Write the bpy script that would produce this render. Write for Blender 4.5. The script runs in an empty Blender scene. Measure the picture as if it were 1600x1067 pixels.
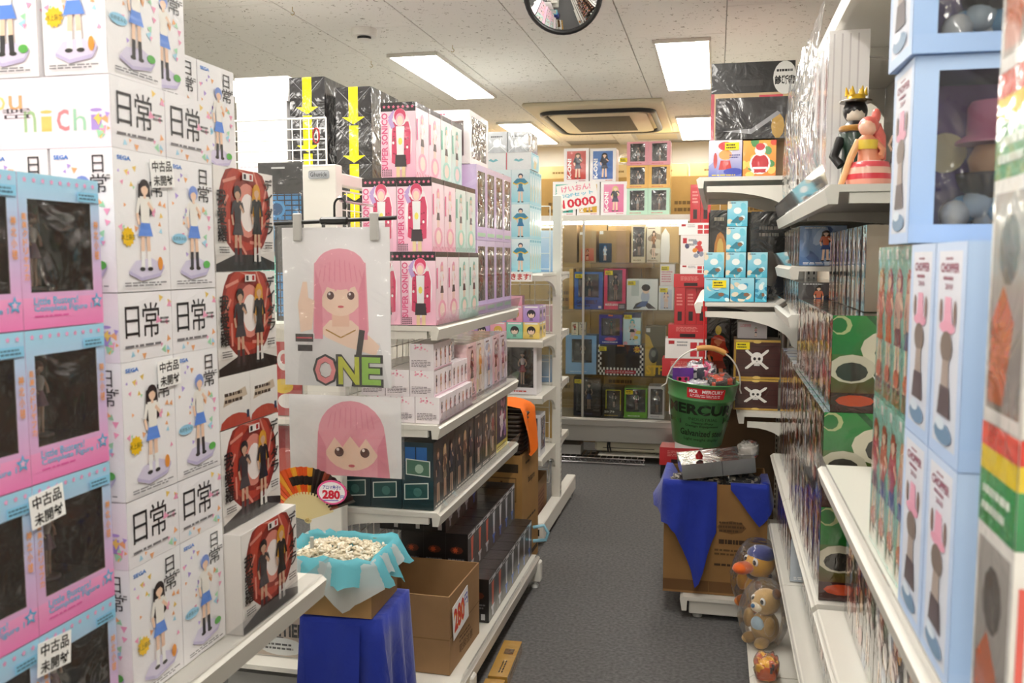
import bpy, math, random
from mathutils import Vector, Matrix, noise
R = math.radians; PI = math.pi
SC = bpy.context.scene; COL = SC.collection
rnd = random.Random(7)

# ------------------------------------------------------------------ camera
F, CX, CY, H = 1400.0, 800.0, 533.5, 1.5
PITCH = math.atan((CY-405)/F); YAW = math.atan(320*math.cos(PITCH)/F)
cam = bpy.data.cameras.new('camera'); camo = bpy.data.objects.new('camera', cam); COL.objects.link(camo)
camo.location = (0, 0, H); camo.rotation_euler = (PI/2-PITCH, 0, YAW)
cam.sensor_width = 36; cam.lens = 36*F/1600; cam.clip_start = .02
cam.dof.use_dof = True; cam.dof.focus_distance = 3.2; cam.dof.aperture_fstop = 7.0
SC.camera = camo
# ------------------------------------------------------------------ world, exposure
wd = bpy.data.worlds.new('world'); SC.world = wd; wd.use_nodes = True
wd.node_tree.nodes['Background'].inputs[0].default_value = (1, .98, .95, 1)
wd.node_tree.nodes['Background'].inputs[1].default_value = .3
SC.view_settings.view_transform = 'Standard'; SC.view_settings.look = 'None'
SC.view_settings.gamma = 1; SC.view_settings.use_curve_mapping = False
SC.view_settings.exposure = 1.32
LAMP = 9.0          # emission of the ceiling diffusers
SC.cycles.max_bounces = 8; SC.cycles.transparent_max_bounces = 24

# pixel helpers: a direction through the lens, met with a known plane of the shop
_fw = Vector((-math.sin(YAW)*math.cos(PITCH), math.cos(YAW)*math.cos(PITCH), -math.sin(PITCH)))
_rt = Vector((math.cos(YAW), math.sin(YAW), 0)); _up = _rt.cross(_fw)
def ray(x, y): return _fw + _rt*((x-CX)/F) + _up*((CY-y)/F)
def PX(x, y, X): d = ray(x, y); t = X/d.x; return d.y*t, H+d.z*t          # -> Y, Z
def PY(x, y, Y): d = ray(x, y); t = Y/d.y; return d.x*t, H+d.z*t          # -> X, Z
def PZ(x, y, Z): d = ray(x, y); t = (Z-H)/d.z; return d.x*t, d.y*t        # -> X, Y

# ------------------------------------------------------------------ colours and materials
def lin(c):
    if isinstance(c, str):
        c = c.lstrip('#'); c = [int(c[i:i+2], 16)/255 for i in (0, 2, 4)]
    return tuple((v/12.92 if v <= .04045 else ((v+.055)/1.055)**2.4) for v in c[:3])
def mixc(a, b, t):
    a, b = hexrgb(a), hexrgb(b); return tuple(a[i]*(1-t)+b[i]*t for i in range(3))
def hexrgb(c):
    if isinstance(c, str):
        c = c.lstrip('#'); return tuple(int(c[i:i+2], 16)/255 for i in (0, 2, 4))
    return tuple(c)
MATS = {}
def mat(name, col=None, rough=.5, metal=0, attr=False, coat=0, bump=None, noisec=None, trans=0, sheen=0, emit=0, spec=.5, sss=0):
    m = bpy.data.materials.new(name); m.use_nodes = True; nt = m.node_tree; b = nt.nodes['Principled BSDF']
    if col is not None: b.inputs['Base Color'].default_value = (*lin(col), 1)
    b.inputs['Roughness'].default_value = rough; b.inputs['Metallic'].default_value = metal
    b.inputs['Coat Weight'].default_value = coat; b.inputs['Coat Roughness'].default_value = .06
    b.inputs['Specular IOR Level'].default_value = spec
    if sheen: b.inputs['Sheen Weight'].default_value = sheen
    if trans: b.inputs['Transmission Weight'].default_value = trans
    if emit:
        b.inputs['Emission Color'].default_value = (*lin(col), 1); b.inputs['Emission Strength'].default_value = emit
    src = None
    if attr:
        a = nt.nodes.new('ShaderNodeVertexColor'); a.layer_name = 'Col'; src = a.outputs['Color']
    if noisec:                        # (scale, amount, detail)
        tc = nt.nodes.new('ShaderNodeTexCoord'); n = nt.nodes.new('ShaderNodeTexNoise')
        n.inputs['Scale'].default_value = noisec[0]; n.inputs['Detail'].default_value = noisec[2]
        nt.links.new(tc.outputs['Object'], n.inputs['Vector'])
        mr = nt.nodes.new('ShaderNodeMapRange'); mr.inputs['From Min'].default_value = .3; mr.inputs['From Max'].default_value = .7
        mr.inputs['To Min'].default_value = 1-noisec[1]; mr.inputs['To Max'].default_value = 1+noisec[1]
        nt.links.new(n.outputs['Fac'], mr.inputs['Value'])
        mx = nt.nodes.new('ShaderNodeVectorMath'); mx.operation = 'SCALE'
        if src: nt.links.new(src, mx.inputs[0])
        else: mx.inputs[0].default_value = lin(col)
        nt.links.new(mr.outputs['Result'], mx.inputs['Scale']); src = mx.outputs[0]
    if src: nt.links.new(src, b.inputs['Base Color'])
    if bump:                          # (scale, strength, distance)
        tc = nt.nodes.new('ShaderNodeTexCoord'); n = nt.nodes.new('ShaderNodeTexNoise')
        n.inputs['Scale'].default_value = bump[0]; n.inputs['Detail'].default_value = 3; n.inputs['Distortion'].default_value = bump[3] if len(bump) > 3 else 0
        nt.links.new(tc.outputs['Object'], n.inputs['Vector'])
        bp = nt.nodes.new('ShaderNodeBump'); bp.inputs['Strength'].default_value = bump[1]; bp.inputs['Distance'].default_value = bump[2]
        nt.links.new(n.outputs['Fac'], bp.inputs['Height']); nt.links.new(bp.outputs['Normal'], b.inputs['Normal'])
        if coat: nt.links.new(bp.outputs['Normal'], b.inputs['Coat Normal'])
    MATS[name] = m; return m
def film(name, tint, rough, facmul, scale, strength, dist, haze=0):
    """clear plastic: see-through with a wrinkled gloss"""
    m = bpy.data.materials.new(name); m.use_nodes = True; nt = m.node_tree; nt.nodes.clear()
    out = nt.nodes.new('ShaderNodeOutputMaterial'); mx = nt.nodes.new('ShaderNodeMixShader')
    t = nt.nodes.new('ShaderNodeBsdfTransparent'); t.inputs[0].default_value = (*lin(tint), 1)
    g = nt.nodes.new('ShaderNodeBsdfGlossy'); g.inputs['Roughness'].default_value = rough
    fr = nt.nodes.new('ShaderNodeFresnel'); fr.inputs['IOR'].default_value = 1.5
    mu = nt.nodes.new('ShaderNodeMath'); mu.operation = 'MULTIPLY_ADD'; mu.inputs[1].default_value = facmul; mu.inputs[2].default_value = .02; mu.use_clamp = True
    tc = nt.nodes.new('ShaderNodeTexCoord'); n = nt.nodes.new('ShaderNodeTexNoise')
    n.inputs['Scale'].default_value = scale; n.inputs['Detail'].default_value = 2.5; n.inputs['Distortion'].default_value = 1.2
    bp = nt.nodes.new('ShaderNodeBump'); bp.inputs['Strength'].default_value = strength; bp.inputs['Distance'].default_value = dist
    L = nt.links.new
    L(tc.outputs['Object'], n.inputs['Vector']); L(n.outputs['Fac'], bp.inputs['Height']); L(bp.outputs['Normal'], g.inputs['Normal'])
    L(fr.outputs[0], mu.inputs[0]); L(mu.outputs[0], mx.inputs[0]); L(t.outputs[0], mx.inputs[1]); L(g.outputs[0], mx.inputs[2])
    if haze:
        hz = nt.nodes.new('ShaderNodeMixShader'); tl = nt.nodes.new('ShaderNodeBsdfTranslucent'); tl.inputs[0].default_value = (.95, .95, .95, 1); dfz = nt.nodes.new('ShaderNodeBsdfDiffuse'); dfz.inputs[0].default_value = (.95, .95, .95, 1)
        h2 = nt.nodes.new('ShaderNodeMixShader'); L(tl.outputs[0], h2.inputs[1]); L(dfz.outputs[0], h2.inputs[2]); hz.inputs[0].default_value = haze
        L(mx.outputs[0], hz.inputs[1]); L(h2.outputs[0], hz.inputs[2]); mx = hz
    L(mx.outputs[0], out.inputs['Surface']); MATS[name] = m; return m
mat('print', attr=True, rough=.42)
mat('wrapped', attr=True, rough=.35, coat=.55, bump=(16, .25, .008, 1.0))
mat('clearcase', attr=True, rough=.2, coat=1, bump=(9, .35, .012, 1.5))
mat('plain', attr=True, rough=.5)
mat('cardboard', attr=True, rough=.75, noisec=(7, .10, 6), bump=(60, .12, .002))
mat('white_metal', '#dad7cd', rough=.38)
mat('grey_metal', '#a9a8a4', rough=.4, metal=.3)
mat('chrome', '#d5d5d8', rough=.14, metal=1)
mat('alu', '#c9c7c2', rough=.3, metal=.85)
mat('black_plastic', '#141414', rough=.35)
mat('white_plastic', '#e9e7e0', rough=.4)
mat('ivory_plastic', '#d9d4bd', rough=.45)
mat('blue_cloth', '#112d9c', rough=.8, sheen=.25, bump=(22, .35, .012, .6), noisec=(9, .08, 3))
mat('orange_cloth', '#f5740c', rough=.85, bump=(20, .35, .01, .6))
mat('grass_cloth', attr=True, rough=.8)
mat('wall_paint', '#e4e0d6', rough=.8, noisec=(2, .03, 3))
mat('wood', '#c7924f', rough=.5, noisec=(18, .12, 4))
mat('plush', attr=True, rough=.95, sheen=.5, bump=(160, .5, .004))
mat('vinyl', attr=True, rough=.32, coat=.3)
mat('lamp', '#fffaf2', emit=LAMP)
mat('fill_light', '#fff8ec', emit=10)  # glow of the tube added inside the glass cabinet
mat('bucket_green', attr=True, rough=.33, coat=.3, noisec=(6, .05, 4))
mat('mirror', '#f4f6f8', rough=.02, metal=1)
mat('silver_foil', '#b9babd', rough=.25, metal=.7, bump=(25, .3, .006, 1))
mat('ac_panel', '#d9cfb4', rough=.5)
film('film', '#ffffff', .09, .7, 9, .8, .03, .07)
film('pane', '#ffffff', .09, 2.4, 10, .9, .025, .03)
film('acrylic', '#ffffff', .05, .8, 2, .05, .002, .06)
film('glass', '#fbfdfc', .02, .7, 1, .0, .001)
def tissue(name, col):
    m = bpy.data.materials.new(name); m.use_nodes = True; nt = m.node_tree; nt.nodes.clear()
    out = nt.nodes.new('ShaderNodeOutputMaterial'); a = nt.nodes.new('ShaderNodeBsdfDiffuse'); b = nt.nodes.new('ShaderNodeBsdfTranslucent')
    t = nt.nodes.new('ShaderNodeBsdfTransparent'); mx = nt.nodes.new('ShaderNodeMixShader'); m2 = nt.nodes.new('ShaderNodeMixShader')
    a.inputs[0].default_value = b.inputs[0].default_value = (*lin(col), 1); mx.inputs[0].default_value = .4; m2.inputs[0].default_value = .22
    L = nt.links.new; L(a.outputs[0], mx.inputs[1]); L(b.outputs[0], mx.inputs[2]); L(mx.outputs[0], m2.inputs[1]); L(t.outputs[0], m2.inputs[2]); L(m2.outputs[0], out.inputs[0])
    MATS[name] = m
tissue('cyan_tissue', '#7fdcec'); tissue('white_tissue', '#dfe6e6')
def carpet():
    m = mat('carpet', '#666564', rough=.95, noisec=(70, .30, 5), bump=(420, .6, .004)); nt = m.node_tree
    return m
carpet()
def ceiling_board():
    m = mat('ceiling_board', '#dcd9d0', rough=.9); nt = m.node_tree; b = nt.nodes['Principled BSDF']
    tc = nt.nodes.new('ShaderNodeTexCoord'); mp = nt.nodes.new('ShaderNodeMapping'); mp.inputs['Scale'].default_value = (1, 1, 1)
    n = nt.nodes.new('ShaderNodeTexNoise'); n.inputs['Scale'].default_value = 38; n.inputs['Detail'].default_value = 2; n.inputs['Distortion'].default_value = 1.4
    r = nt.nodes.new('ShaderNodeValToRGB'); r.color_ramp.elements[0].position = .31; r.color_ramp.elements[0].color = (*lin('#aaa598'), 1)
    r.color_ramp.elements[1].position = .345; r.color_ramp.elements[1].color = (*lin('#f1efe8'), 1)
    L = nt.links.new; L(tc.outputs['Object'], mp.inputs[0]); L(mp.outputs[0], n.inputs['Vector']); L(n.outputs['Fac'], r.inputs[0]); L(r.outputs[0], b.inputs['Base Color'])
ceiling_board()

# ------------------------------------------------------------------ mesh builder
class MB:
    def __init__(s): s.v = []; s.f = []; s.c = []; s.sm = []
    def face(s, pts, col='#ffffff', smooth=False):
        i = len(s.v); s.v += [tuple(p) for p in pts]; s.f.append(tuple(range(i, i+len(pts))))
        if isinstance(col, list): s.c.append([lin(c) for c in col])
        else: s.c.append([lin(col)]*len(pts))
        s.sm.append(smooth)
    def grid(s, rows, col='#ffffff', closed=False, smooth=True, colf=None):
        base = len(s.v); n = len(rows[0])
        for r in rows: s.v += [tuple(p) for p in r]
        for i in range(len(rows)-1):
            for j in range(n if closed else n-1):
                k = (j+1) % n
                s.f.append((base+i*n+j, base+i*n+k, base+(i+1)*n+k, base+(i+1)*n+j))
                c = lin(colf(i, j)) if colf else lin(col); s.c.append([c]*4); s.sm.append(smooth)
    def box(s, x0, y0, z0, x1, y1, z1, col='#ffffff', b=0.0, skip=''):
        if b <= 0:
            P = [(x0,y0,z0),(x1,y0,z0),(x1,y1,z0),(x0,y1,z0),(x0,y0,z1),(x1,y0,z1),(x1,y1,z1),(x0,y1,z1)]
            for k, q in (('D',(3,2,1,0)),('T',(4,5,6,7)),('F',(0,1,5,4)),('R',(1,2,6,5)),('B',(2,3,7,6)),('L',(3,0,4,7))):
                if k not in skip: s.face([P[i] for i in q], col)
            return
        def pt(sx, sy, sz, ax):
            x = (x1 if sx else x0); y = (y1 if sy else y0); z = (z1 if sz else z0)
            if ax != 0: x += -b if sx else b
            if ax != 1: y += -b if sy else b
            if ax != 2: z += -b if sz else b
            return (x, y, z)
        for k, q in (('D',[(0,1),(1,1),(1,0),(0,0)]),('T',[(0,0),(1,0),(1,1),(0,1)])):
            if k not in skip: s.face([pt(a, c, k == 'T', 2) for a, c in q], col)
        for k, q in (('F',[(0,0),(1,0),(1,1),(0,1)]),('B',[(1,0),(0,0),(0,1),(1,1)])):
            if k not in skip: s.face([pt(a, k == 'B', c, 1) for a, c in q], col)
        for k, q in (('R',[(0,0),(1,0),(1,1),(0,1)]),('L',[(1,0),(0,0),(0,1),(1,1)])):
            if k not in skip: s.face([pt(k == 'R', a, c, 0) for a, c in q], col)
        for sz in (0, 1):
            for sy in (0, 1): s.face(_o([pt(0,sy,sz,1), pt(1,sy,sz,1), pt(1,sy,sz,2), pt(0,sy,sz,2)], (0, sy*2-1, sz*2-1)), col)
            for sx in (0, 1): s.face(_o([pt(sx,0,sz,0), pt(sx,1,sz,0), pt(sx,1,sz,2), pt(sx,0,sz,2)], (sx*2-1, 0, sz*2-1)), col)
        for sx in (0, 1):
            for sy in (0, 1): s.face(_o([pt(sx,sy,0,0), pt(sx,sy,1,0), pt(sx,sy,1,1), pt(sx,sy,0,1)], (sx*2-1, sy*2-1, 0)), col)
        for sx in (0, 1):
            for sy in (0, 1):
                for sz in (0, 1): s.face(_o([pt(sx,sy,sz,0), pt(sx,sy,sz,1), pt(sx,sy,sz,2)], (sx*2-1, sy*2-1, sz*2-1)), col)
    def tube(s, pts, r, n=8, col='#ffffff', closed=False, caps=True, rads=None):
        pts = [Vector(p) for p in pts]; rows = []; N = len(pts); prev = None
        for i, p in enumerate(pts):
            a = pts[i-1] if (i > 0 or closed) else p; c = pts[(i+1) % N] if (i < N-1 or closed) else p
            t = (c-a).normalized() if (c-a).length > 1e-9 else Vector((0,0,1))
            if prev is None: u = t.orthogonal().normalized()
            else:
                u = prev - t*prev.dot(t); u = u.normalized() if u.length > 1e-6 else t.orthogonal().normalized()
            prev = u; w = t.cross(u); rr = rads[i] if rads else r
            rows.append([p+u*math.cos(2*PI*k/n)*rr+w*math.sin(2*PI*k/n)*rr for k in range(n)])
        if closed: rows.append(rows[0])
        s.grid(rows, col, closed=True)
        if caps and not closed:
            s.face(list(reversed(rows[0])), col); s.face(rows[-1], col)
    def lathe(s, prof, n=20, c=(0,0,0), col='#ffffff', cols=None, cap=True):
        rows = [[(c[0]+r*math.cos(2*PI*k/n), c[1]+r*math.sin(2*PI*k/n), c[2]+z) for k in range(n)] for r, z in prof]
        s.grid(rows, col, closed=True, colf=(lambda i, j: cols[i]) if cols else None)
        if cap:
            s.face(list(reversed(rows[0])), cols[0] if cols else col); s.face(rows[-1], cols[-1] if cols else col)
    def ball(s, c, r, col='#ffffff', n=12, m=8, sq=(1,1,1), rot=None):
        rows = []
        for i in range(m+1):
            a = PI*i/m; row = []
            for k in range(n):
                p = Vector((math.sin(a)*math.cos(2*PI*k/n)*sq[0], math.sin(a)*math.sin(2*PI*k/n)*sq[1], -math.cos(a)*sq[2]))*r
                if rot: p = rot @ p
                row.append(Vector(c)+p)
            rows.append(row)
        s.grid(rows, col, closed=True)
    def prism(s, poly, f, col='#ffffff'):
        """poly: 2D outline, f(a,b,t) -> 3D for t 0/1"""
        A = [f(a, b, 0) for a, b in poly]; B = [f(a, b, 1) for a, b in poly]; n = len(poly)
        s.face(list(reversed(A)), col); s.face(B, col)
        for i in range(n): s.face([A[i], A[(i+1) % n], B[(i+1) % n], B[i]], col)
    def mesh(s, name, m):
        me = bpy.data.meshes.new(name); me.from_pydata(s.v, [], s.f)
        ca = me.color_attributes.new('Col', 'FLOAT_COLOR', 'CORNER'); buf = []
        for cs in s.c:
            for c in cs: buf += [c[0], c[1], c[2], 1]
        ca.data.foreach_set('color', buf); me.polygons.foreach_set('use_smooth', s.sm)
        me.materials.append(MATS[m]); me.update(); return me
    def build(s, name, m, parent=None, loc=None):
        o = bpy.data.objects.new(name, s.mesh(name, m)); COL.objects.link(o)
        if parent: o.parent = parent
        if loc: o.location = loc
        return o
def _o(pts, n):
    a, b, c = (Vector(p) for p in pts[:3])
    return pts if (b-a).cross(c-a).dot(Vector(n)) > 0 else pts[::-1]
def tag(o, label, cat, group=None):
    o['label'] = label; o['category'] = cat
    if group: o['group'] = group
    return o
def struct(o): o['kind'] = 'structure'; return o
def thing(name, label, cat, loc=(0,0,0), rz=0, group=None):
    o = bpy.data.objects.new(name, None); COL.objects.link(o); o.location = loc; o.rotation_euler = (0,0,rz); o.empty_display_size = .05
    return tag(o, label, cat, group)
def inst(name, me, parent=None, loc=(0,0,0), rot=(0,0,0)):
    o = bpy.data.objects.new(name, me); COL.objects.link(o); o.location = loc; o.rotation_euler = rot
    if parent: o.parent = parent
    return o

# ------------------------------------------------------------------ flat print painter
_T = {}
def textmesh(s, bold=0):
    k = (s, bold)
    if k not in _T:
        c = bpy.data.curves.new('t', 'FONT'); c.body = s; c.resolution_u = 2; c.offset = bold
        o = bpy.data.objects.new('t', c); me = bpy.data.meshes.new_from_object(o)
        V = [(v.co.x, v.co.y) for v in me.vertices]; Fc = [tuple(p.vertices) for p in me.polygons]
        bpy.data.objects.remove(o); bpy.data.curves.remove(c); bpy.data.meshes.remove(me)
        if V:
            x0 = min(v[0] for v in V); x1 = max(v[0] for v in V); y0 = min(v[1] for v in V); y1 = max(v[1] for v in V)
            V = [((x-x0)/(x1-x0+1e-9), (y-y0)/(y1-y0+1e-9)) for x, y in V]; asp = (x1-x0)/(y1-y0+1e-9)
        else: asp = 1
        _T[k] = (V, Fc, asp)
    return _T[k]
class Paint:
    """flat polygons on a face; u,v run 0..1, w,h are the face's size in metres, f(u,v,off) maps to space"""
    def __init__(s, mb, f, w, h): s.mb = mb; s.f = f; s.w = w; s.h = h; s.off = .0004
    def poly(s, pts, col, clip=True):
        if clip: pts = [(min(1, max(0, u)), min(1, max(0, v))) for u, v in pts]
        s.off += .00005
        a = sum(pts[i][0]*pts[(i+1) % len(pts)][1]-pts[(i+1) % len(pts)][0]*pts[i][1] for i in range(len(pts)))
        if a < 0:
            pts = pts[::-1]
            if isinstance(col, list): col = col[::-1]
        s.mb.face([s.f(u, v, s.off) for u, v in pts], col)
    def rect(s, u0, v0, u1, v1, col, top=None):
        s.poly([(u0,v0),(u1,v0),(u1,v1),(u0,v1)], [col, col, top, top] if top else col)
    def ell(s, u, v, ru, rv, col, n=14, rot=0):
        # ru is in widths, rv in heights
        pts = []
        for k in range(n):
            a = 2*PI*k/n; x = math.cos(a)*ru*s.w; y = math.sin(a)*rv*s.h
            pts.append((u+(x*math.cos(rot)-y*math.sin(rot))/s.w, v+(x*math.sin(rot)+y*math.cos(rot))/s.h))
        s.poly(pts, col)
    def line(s, u0, v0, u1, v1, t, col):
        dx, dy = (u1-u0)*s.w, (v1-v0)*s.h; L = math.hypot(dx, dy)+1e-9; nx, ny = -dy/L*t/2, dx/L*t/2
        s.poly([(u0+nx/s.w, v0+ny/s.h), (u0-nx/s.w, v0-ny/s.h), (u1-nx/s.w, v1-ny/s.h), (u1+nx/s.w, v1+ny/s.h)], col)
    def star(s, u, v, r, col, n=5, inner=.45, rot=PI/2):
        s.poly([(u+math.cos(rot+PI*k/n)*(r if k % 2 == 0 else r*inner)/s.w, v+math.sin(rot+PI*k/n)*(r if k % 2 == 0 else r*inner)/s.h) for k in range(2*n)], col)
    def txt(s, t, u0, v0, u1, v1, col, bold=0.0, rot=0, fit=False):
        """text inside the box u0..u1, v0..v1 (stretched); rot in quarter turns"""
        V, Fc, asp = textmesh(t, bold); s.off += .00006
        if fit:
            bw, bh = (u1-u0)*s.w, (v1-v0)*s.h
            if bw/bh > asp: d = (bw-bh*asp)/2/s.w; u0 += d; u1 -= d
            else: d = (bh-bw/asp)/2/s.h; v0 += d; v1 -= d
        def g(x, y):
            if rot == 1: x, y = 1-y, x
            elif rot == 3: x, y = y, 1-x
            elif rot == 2: x, y = 1-x, 1-y
            return s.f(u0+(u1-u0)*x, v0+(v1-v0)*y, s.off)
        for fc in Fc: s.mb.face([g(*V[i]) for i in fc], col)
    def bars(s, u0, v0, u1, v1, n, col, r):
        """lines too small to read"""
        for i in range(n):
            v = v1-(v1-v0)*(i+.5)/n; t = (v1-v0)/n*.5; u = u0; e = u1-(u1-u0)*r.random()*.25
            while u < e:
                q = min(e, u+(u1-u0)*r.uniform(.06, .2)); s.rect(u, v-t/2, q, v+t/2, col); u = q+(u1-u0)*.03
    def figure(s, u, v, hh, hair, top, low, skin='#f3cfb4', sock=None, shoe='#30302f', long=True, width=1.0, arm=1, lean=0):
        """a plain figure without features; hh = height in face heights"""
        k = hh; a = s.h/s.w*width
        U = lambda x, y: (u+(x+lean*y)*a*k, v+y*k)
        def el(x, y, rx, ry, c, rot=0): p = U(x, y); s.ell(p[0], p[1], rx*a*k, ry*k, c, 12, rot)
        def ca(x0, y0, x1, y1, t, c):
            p, q = U(x0, y0), U(x1, y1); s.line(*p, *q, t*s.h*k*width, c)
        if long: s.poly([U(-.09,.93), U(-.12,.62), U(-.06,.58), U(.06,.58), U(.12,.62), U(.09,.93)], hair)
        ca(-.04,.45,-.06,.05,.055,skin); ca(.04,.45,.05,.05,.055,skin)
        if sock: ca(-.052,.22,-.06,.04,.058,sock); ca(.044,.22,.05,.04,.058,sock)
        el(-.07,.03,.045,.022,shoe); el(.06,.03,.045,.022,shoe)
        s.poly([U(-.06,.56), U(.06,.56), U(.12,.38), U(-.12,.38)], low)
        s.poly([U(-.08,.80), U(.08,.80), U(.065,.52), U(-.065,.52)], top)
        ca(-.085,.78,-.13,.62,.045,top); ca(-.13,.62,-.1,.5,.038,skin)
        if arm: ca(.085,.78,.13,.66,.045,top); ca(.13,.66,.05,.74,.038,skin)
        else: ca(.085,.78,.13,.60,.045,top); ca(.13,.60,.12,.48,.038,skin)
        ca(0,.84,0,.78,.04,skin)
        el(0,.90,.085,.085,hair); el(0,.875,.058,.062,skin)
        s.poly([U(-.075,.93), U(-.05,.97), U(.05,.97), U(.075,.93), U(.055,.885), U(.02,.915), U(-.03,.905), U(-.06,.88)], hair)
FACES = {'F': ((-1,-1),(1,0),(0,-1)), 'R': ((1,-1),(0,1),(1,0)), 'B': ((1,1),(-1,0),(0,1)), 'L': ((-1,1),(0,-1),(-1,0))}
def facemap(w, d, h, k):
    if k == 'T': return (lambda u, v, o: (-w/2+u*w, -d/2+v*d, h+o)), w, d
    (ox, oy), (ux, uy), (nx, ny) = FACES[k]; ln = w if ux else d
    return (lambda u, v, o: (ox*w/2+ux*u*ln+nx*o, oy*d/2+uy*u*ln+ny*o, v*h)), ln, h

# ------------------------------------------------------------------ product boxes
class Proto: pass
def figurine_mesh(h, hair, top, low, base):
    m = MB(); k = h
    m.lathe([(.16*k,0),(.16*k,.03*k),(.13*k,.04*k)], 12, col=base)
    for sx in (-.035, .035): m.tube([(sx*k,0,.03*k),(sx*k*.9,0,.25*k),(sx*k,0,.45*k)], .03*k, 6, '#e9c6ab', rads=[.018*k,.024*k,.036*k])
    m.lathe([(.11*k,.40*k),(.06*k,.55*k),(.045*k,.60*k),(.075*k,.72*k),(.06*k,.78*k),(.02*k,.80*k),(.018*k,.84*k)], 10, cols=[low]*2+[top]*3+['#e9c6ab']*2, col=top)
    for sx in (-1, 1): m.tube([(sx*.07*k,0,.76*k),(sx*.12*k,-.02*k,.64*k),(sx*.09*k,-.06*k,.56*k)], .02*k, 6, '#e9c6ab')
    m.ball((0,-.005*k,.89*k), .062*k, '#e9c6ab', 10, 7)
    m.ball((0,.012*k,.91*k), .075*k, hair, 10, 7); m.tube([(0,.05*k,.9*k),(0,.075*k,.75*k),(0,.06*k,.58*k)], .05*k, 8, hair, rads=[.06*k,.06*k,.015*k])
    return m.mesh('figurine', 'vinyl')
def carton(w, d, h, base, paint={}, window={}, m='print', fig=None, bev=.0012, tilt=0, insert=None):
    """a printed box; window = {face: (u0,v0,u1,v1,depth,inner colour)} cuts a real recess behind a clear pane"""
    mb = MB(); kids = []
    mb.box(-w/2, -d/2, 0, w/2, d/2, h, base, 0 if window else bev, skip=''.join(window))
    for k, fn in paint.items():
        f, fw_, fh = facemap(w, d, h, k); P = Paint(mb, f, fw_, fh)
        if k in window:
            # frame of the face round its window
            u0, v0, u1, v1, dep, ic = window[k]
            P.frame = (u0, v0, u1, v1)
        fn(P)
    for k, (u0, v0, u1, v1, dep, ic) in window.items():
        f, fw_, fh = facemap(w, d, h, k); top = base
        cb, ct = (paint[k].cols if k in paint and hasattr(paint[k], 'cols') else (base, base))
        g = lambda v: mixc(cb, ct, v)
        for (a0, b0, a1, b1) in ((0,0,1,v0),(0,v1,1,1),(0,v0,u0,v1),(u1,v0,1,v1)):
            if a1-a0 > 1e-4 and b1-b0 > 1e-4:
                mb.face([f(a0,b0,0), f(a1,b0,0), f(a1,b1,0), f(a0,b1,0)], [g(b0), g(b0), g(b1), g(b1)])
        C = [(u0,v0),(u1,v0),(u1,v1),(u0,v1)]
        for i in range(4):
            a, b = C[i], C[(i+1) % 4]
            mb.face([f(*b,0), f(*a,0), f(*a,-dep), f(*b,-dep)], ic)
        mb.face([f(*c,-dep) for c in C], ic)
        pm = MB(); pm.face([f(*c,-.0015) for c in C]); kids.append(('window_pane', pm.mesh('window_pane', 'pane'), (0,0,0)))
        if fig:
            ww, hh = (u1-u0)*fw_, (v1-v0)*fh; fh_ = min(hh*.88, ww*2.2); me = figurine_mesh(fh_, *fig)
            c = Vector(f((u0+u1)/2, v0, -min(dep*.55, dep-.01))); kids.append(('figurine', me, (c.x, c.y, c.z+.002)))
    if insert: kids += insert(w, d, h)
    p = Proto(); p.w, p.d, p.h = w, d, h; p.me = mb.mesh('carton', m); p.kids = kids
    return p
def put(p, name, label, cat, x, y, z, rz=0, group=None, tiltx=0, extra=None):
    o = inst(name, p.me, None, (x, y, z), (tiltx, 0, rz)); tag(o, label, cat, group)
    for n, me, lo in p.kids: inst(n, me, o, lo)
    if extra: extra(o)
    return o
def jit(a): return rnd.uniform(-a, a)
J = .003
def faceY(p, x0, Yf, z0, *a, **k): return put(p, *a, x=x0+p.w/2, y=Yf+p.d/2, z=z0, rz=jit(J), **k)
def faceX(p, Xf, y0, z0, *a, **k): return put(p, *a, x=Xf-p.d/2, y=y0+p.w/2, z=z0, rz=PI/2+jit(J), **k)
def faceN(p, Xf, y0, z0, *a, **k): return put(p, *a, x=Xf+p.d/2, y=y0+p.w/2, z=z0, rz=-PI/2+jit(J), **k)
def sticker_mesh(w, h, col, lines, ink='#222222'):
    mb = MB(); mb.box(-w/2,-.0006,-h/2,w/2,0,h/2,col)
    P = Paint(mb, lambda u, v, o: (-w/2+u*w, -.0006-o, -h/2+v*h), w, h)
    if callable(lines): lines(P)
    else:
        n = len(lines)
        for i, t in enumerate(lines): P.txt(t, .08, 1-(i+.9)/n, .92, 1-(i+.12)/n, ink, .015, fit=True)
    return mb.mesh('price_sticker', 'print')

# ================================================================== THE ROOM
CEIL = 2.55; XL, XR, YF, YB = -4.4, .78, -2.6, 8.4
def slab(name, x0, y0, z0, x1, y1, z1, m, parent=None):
    mb = MB(); mb.box(x0, y0, z0, x1, y1, z1); return mb.build(name, m, parent)
struct(slab('floor', XL-.1, YF-.1, -.06, XR+.1, YB+.1, 0, 'carpet'))
ceil = struct(slab('ceiling', XL-.1, YF-.1, CEIL+.012, XR+.1, YB+.1, CEIL+.08, 'grey_metal'))
struct(slab('wall_left', XL-.1, YF, 0, XL, YB, CEIL+.01, 'wall_paint'))
struct(slab('wall_right', XR, YF, 0, XR+.1, YB, CEIL+.01, 'wall_paint'))
struct(slab('wall_back', XL, YB, 0, XR, YB+.1, CEIL+.01, 'wall_paint'))
struct(slab('wall_front', XL, YF-.1, 0, XR, YF, CEIL+.01, 'wall_paint'))
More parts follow.
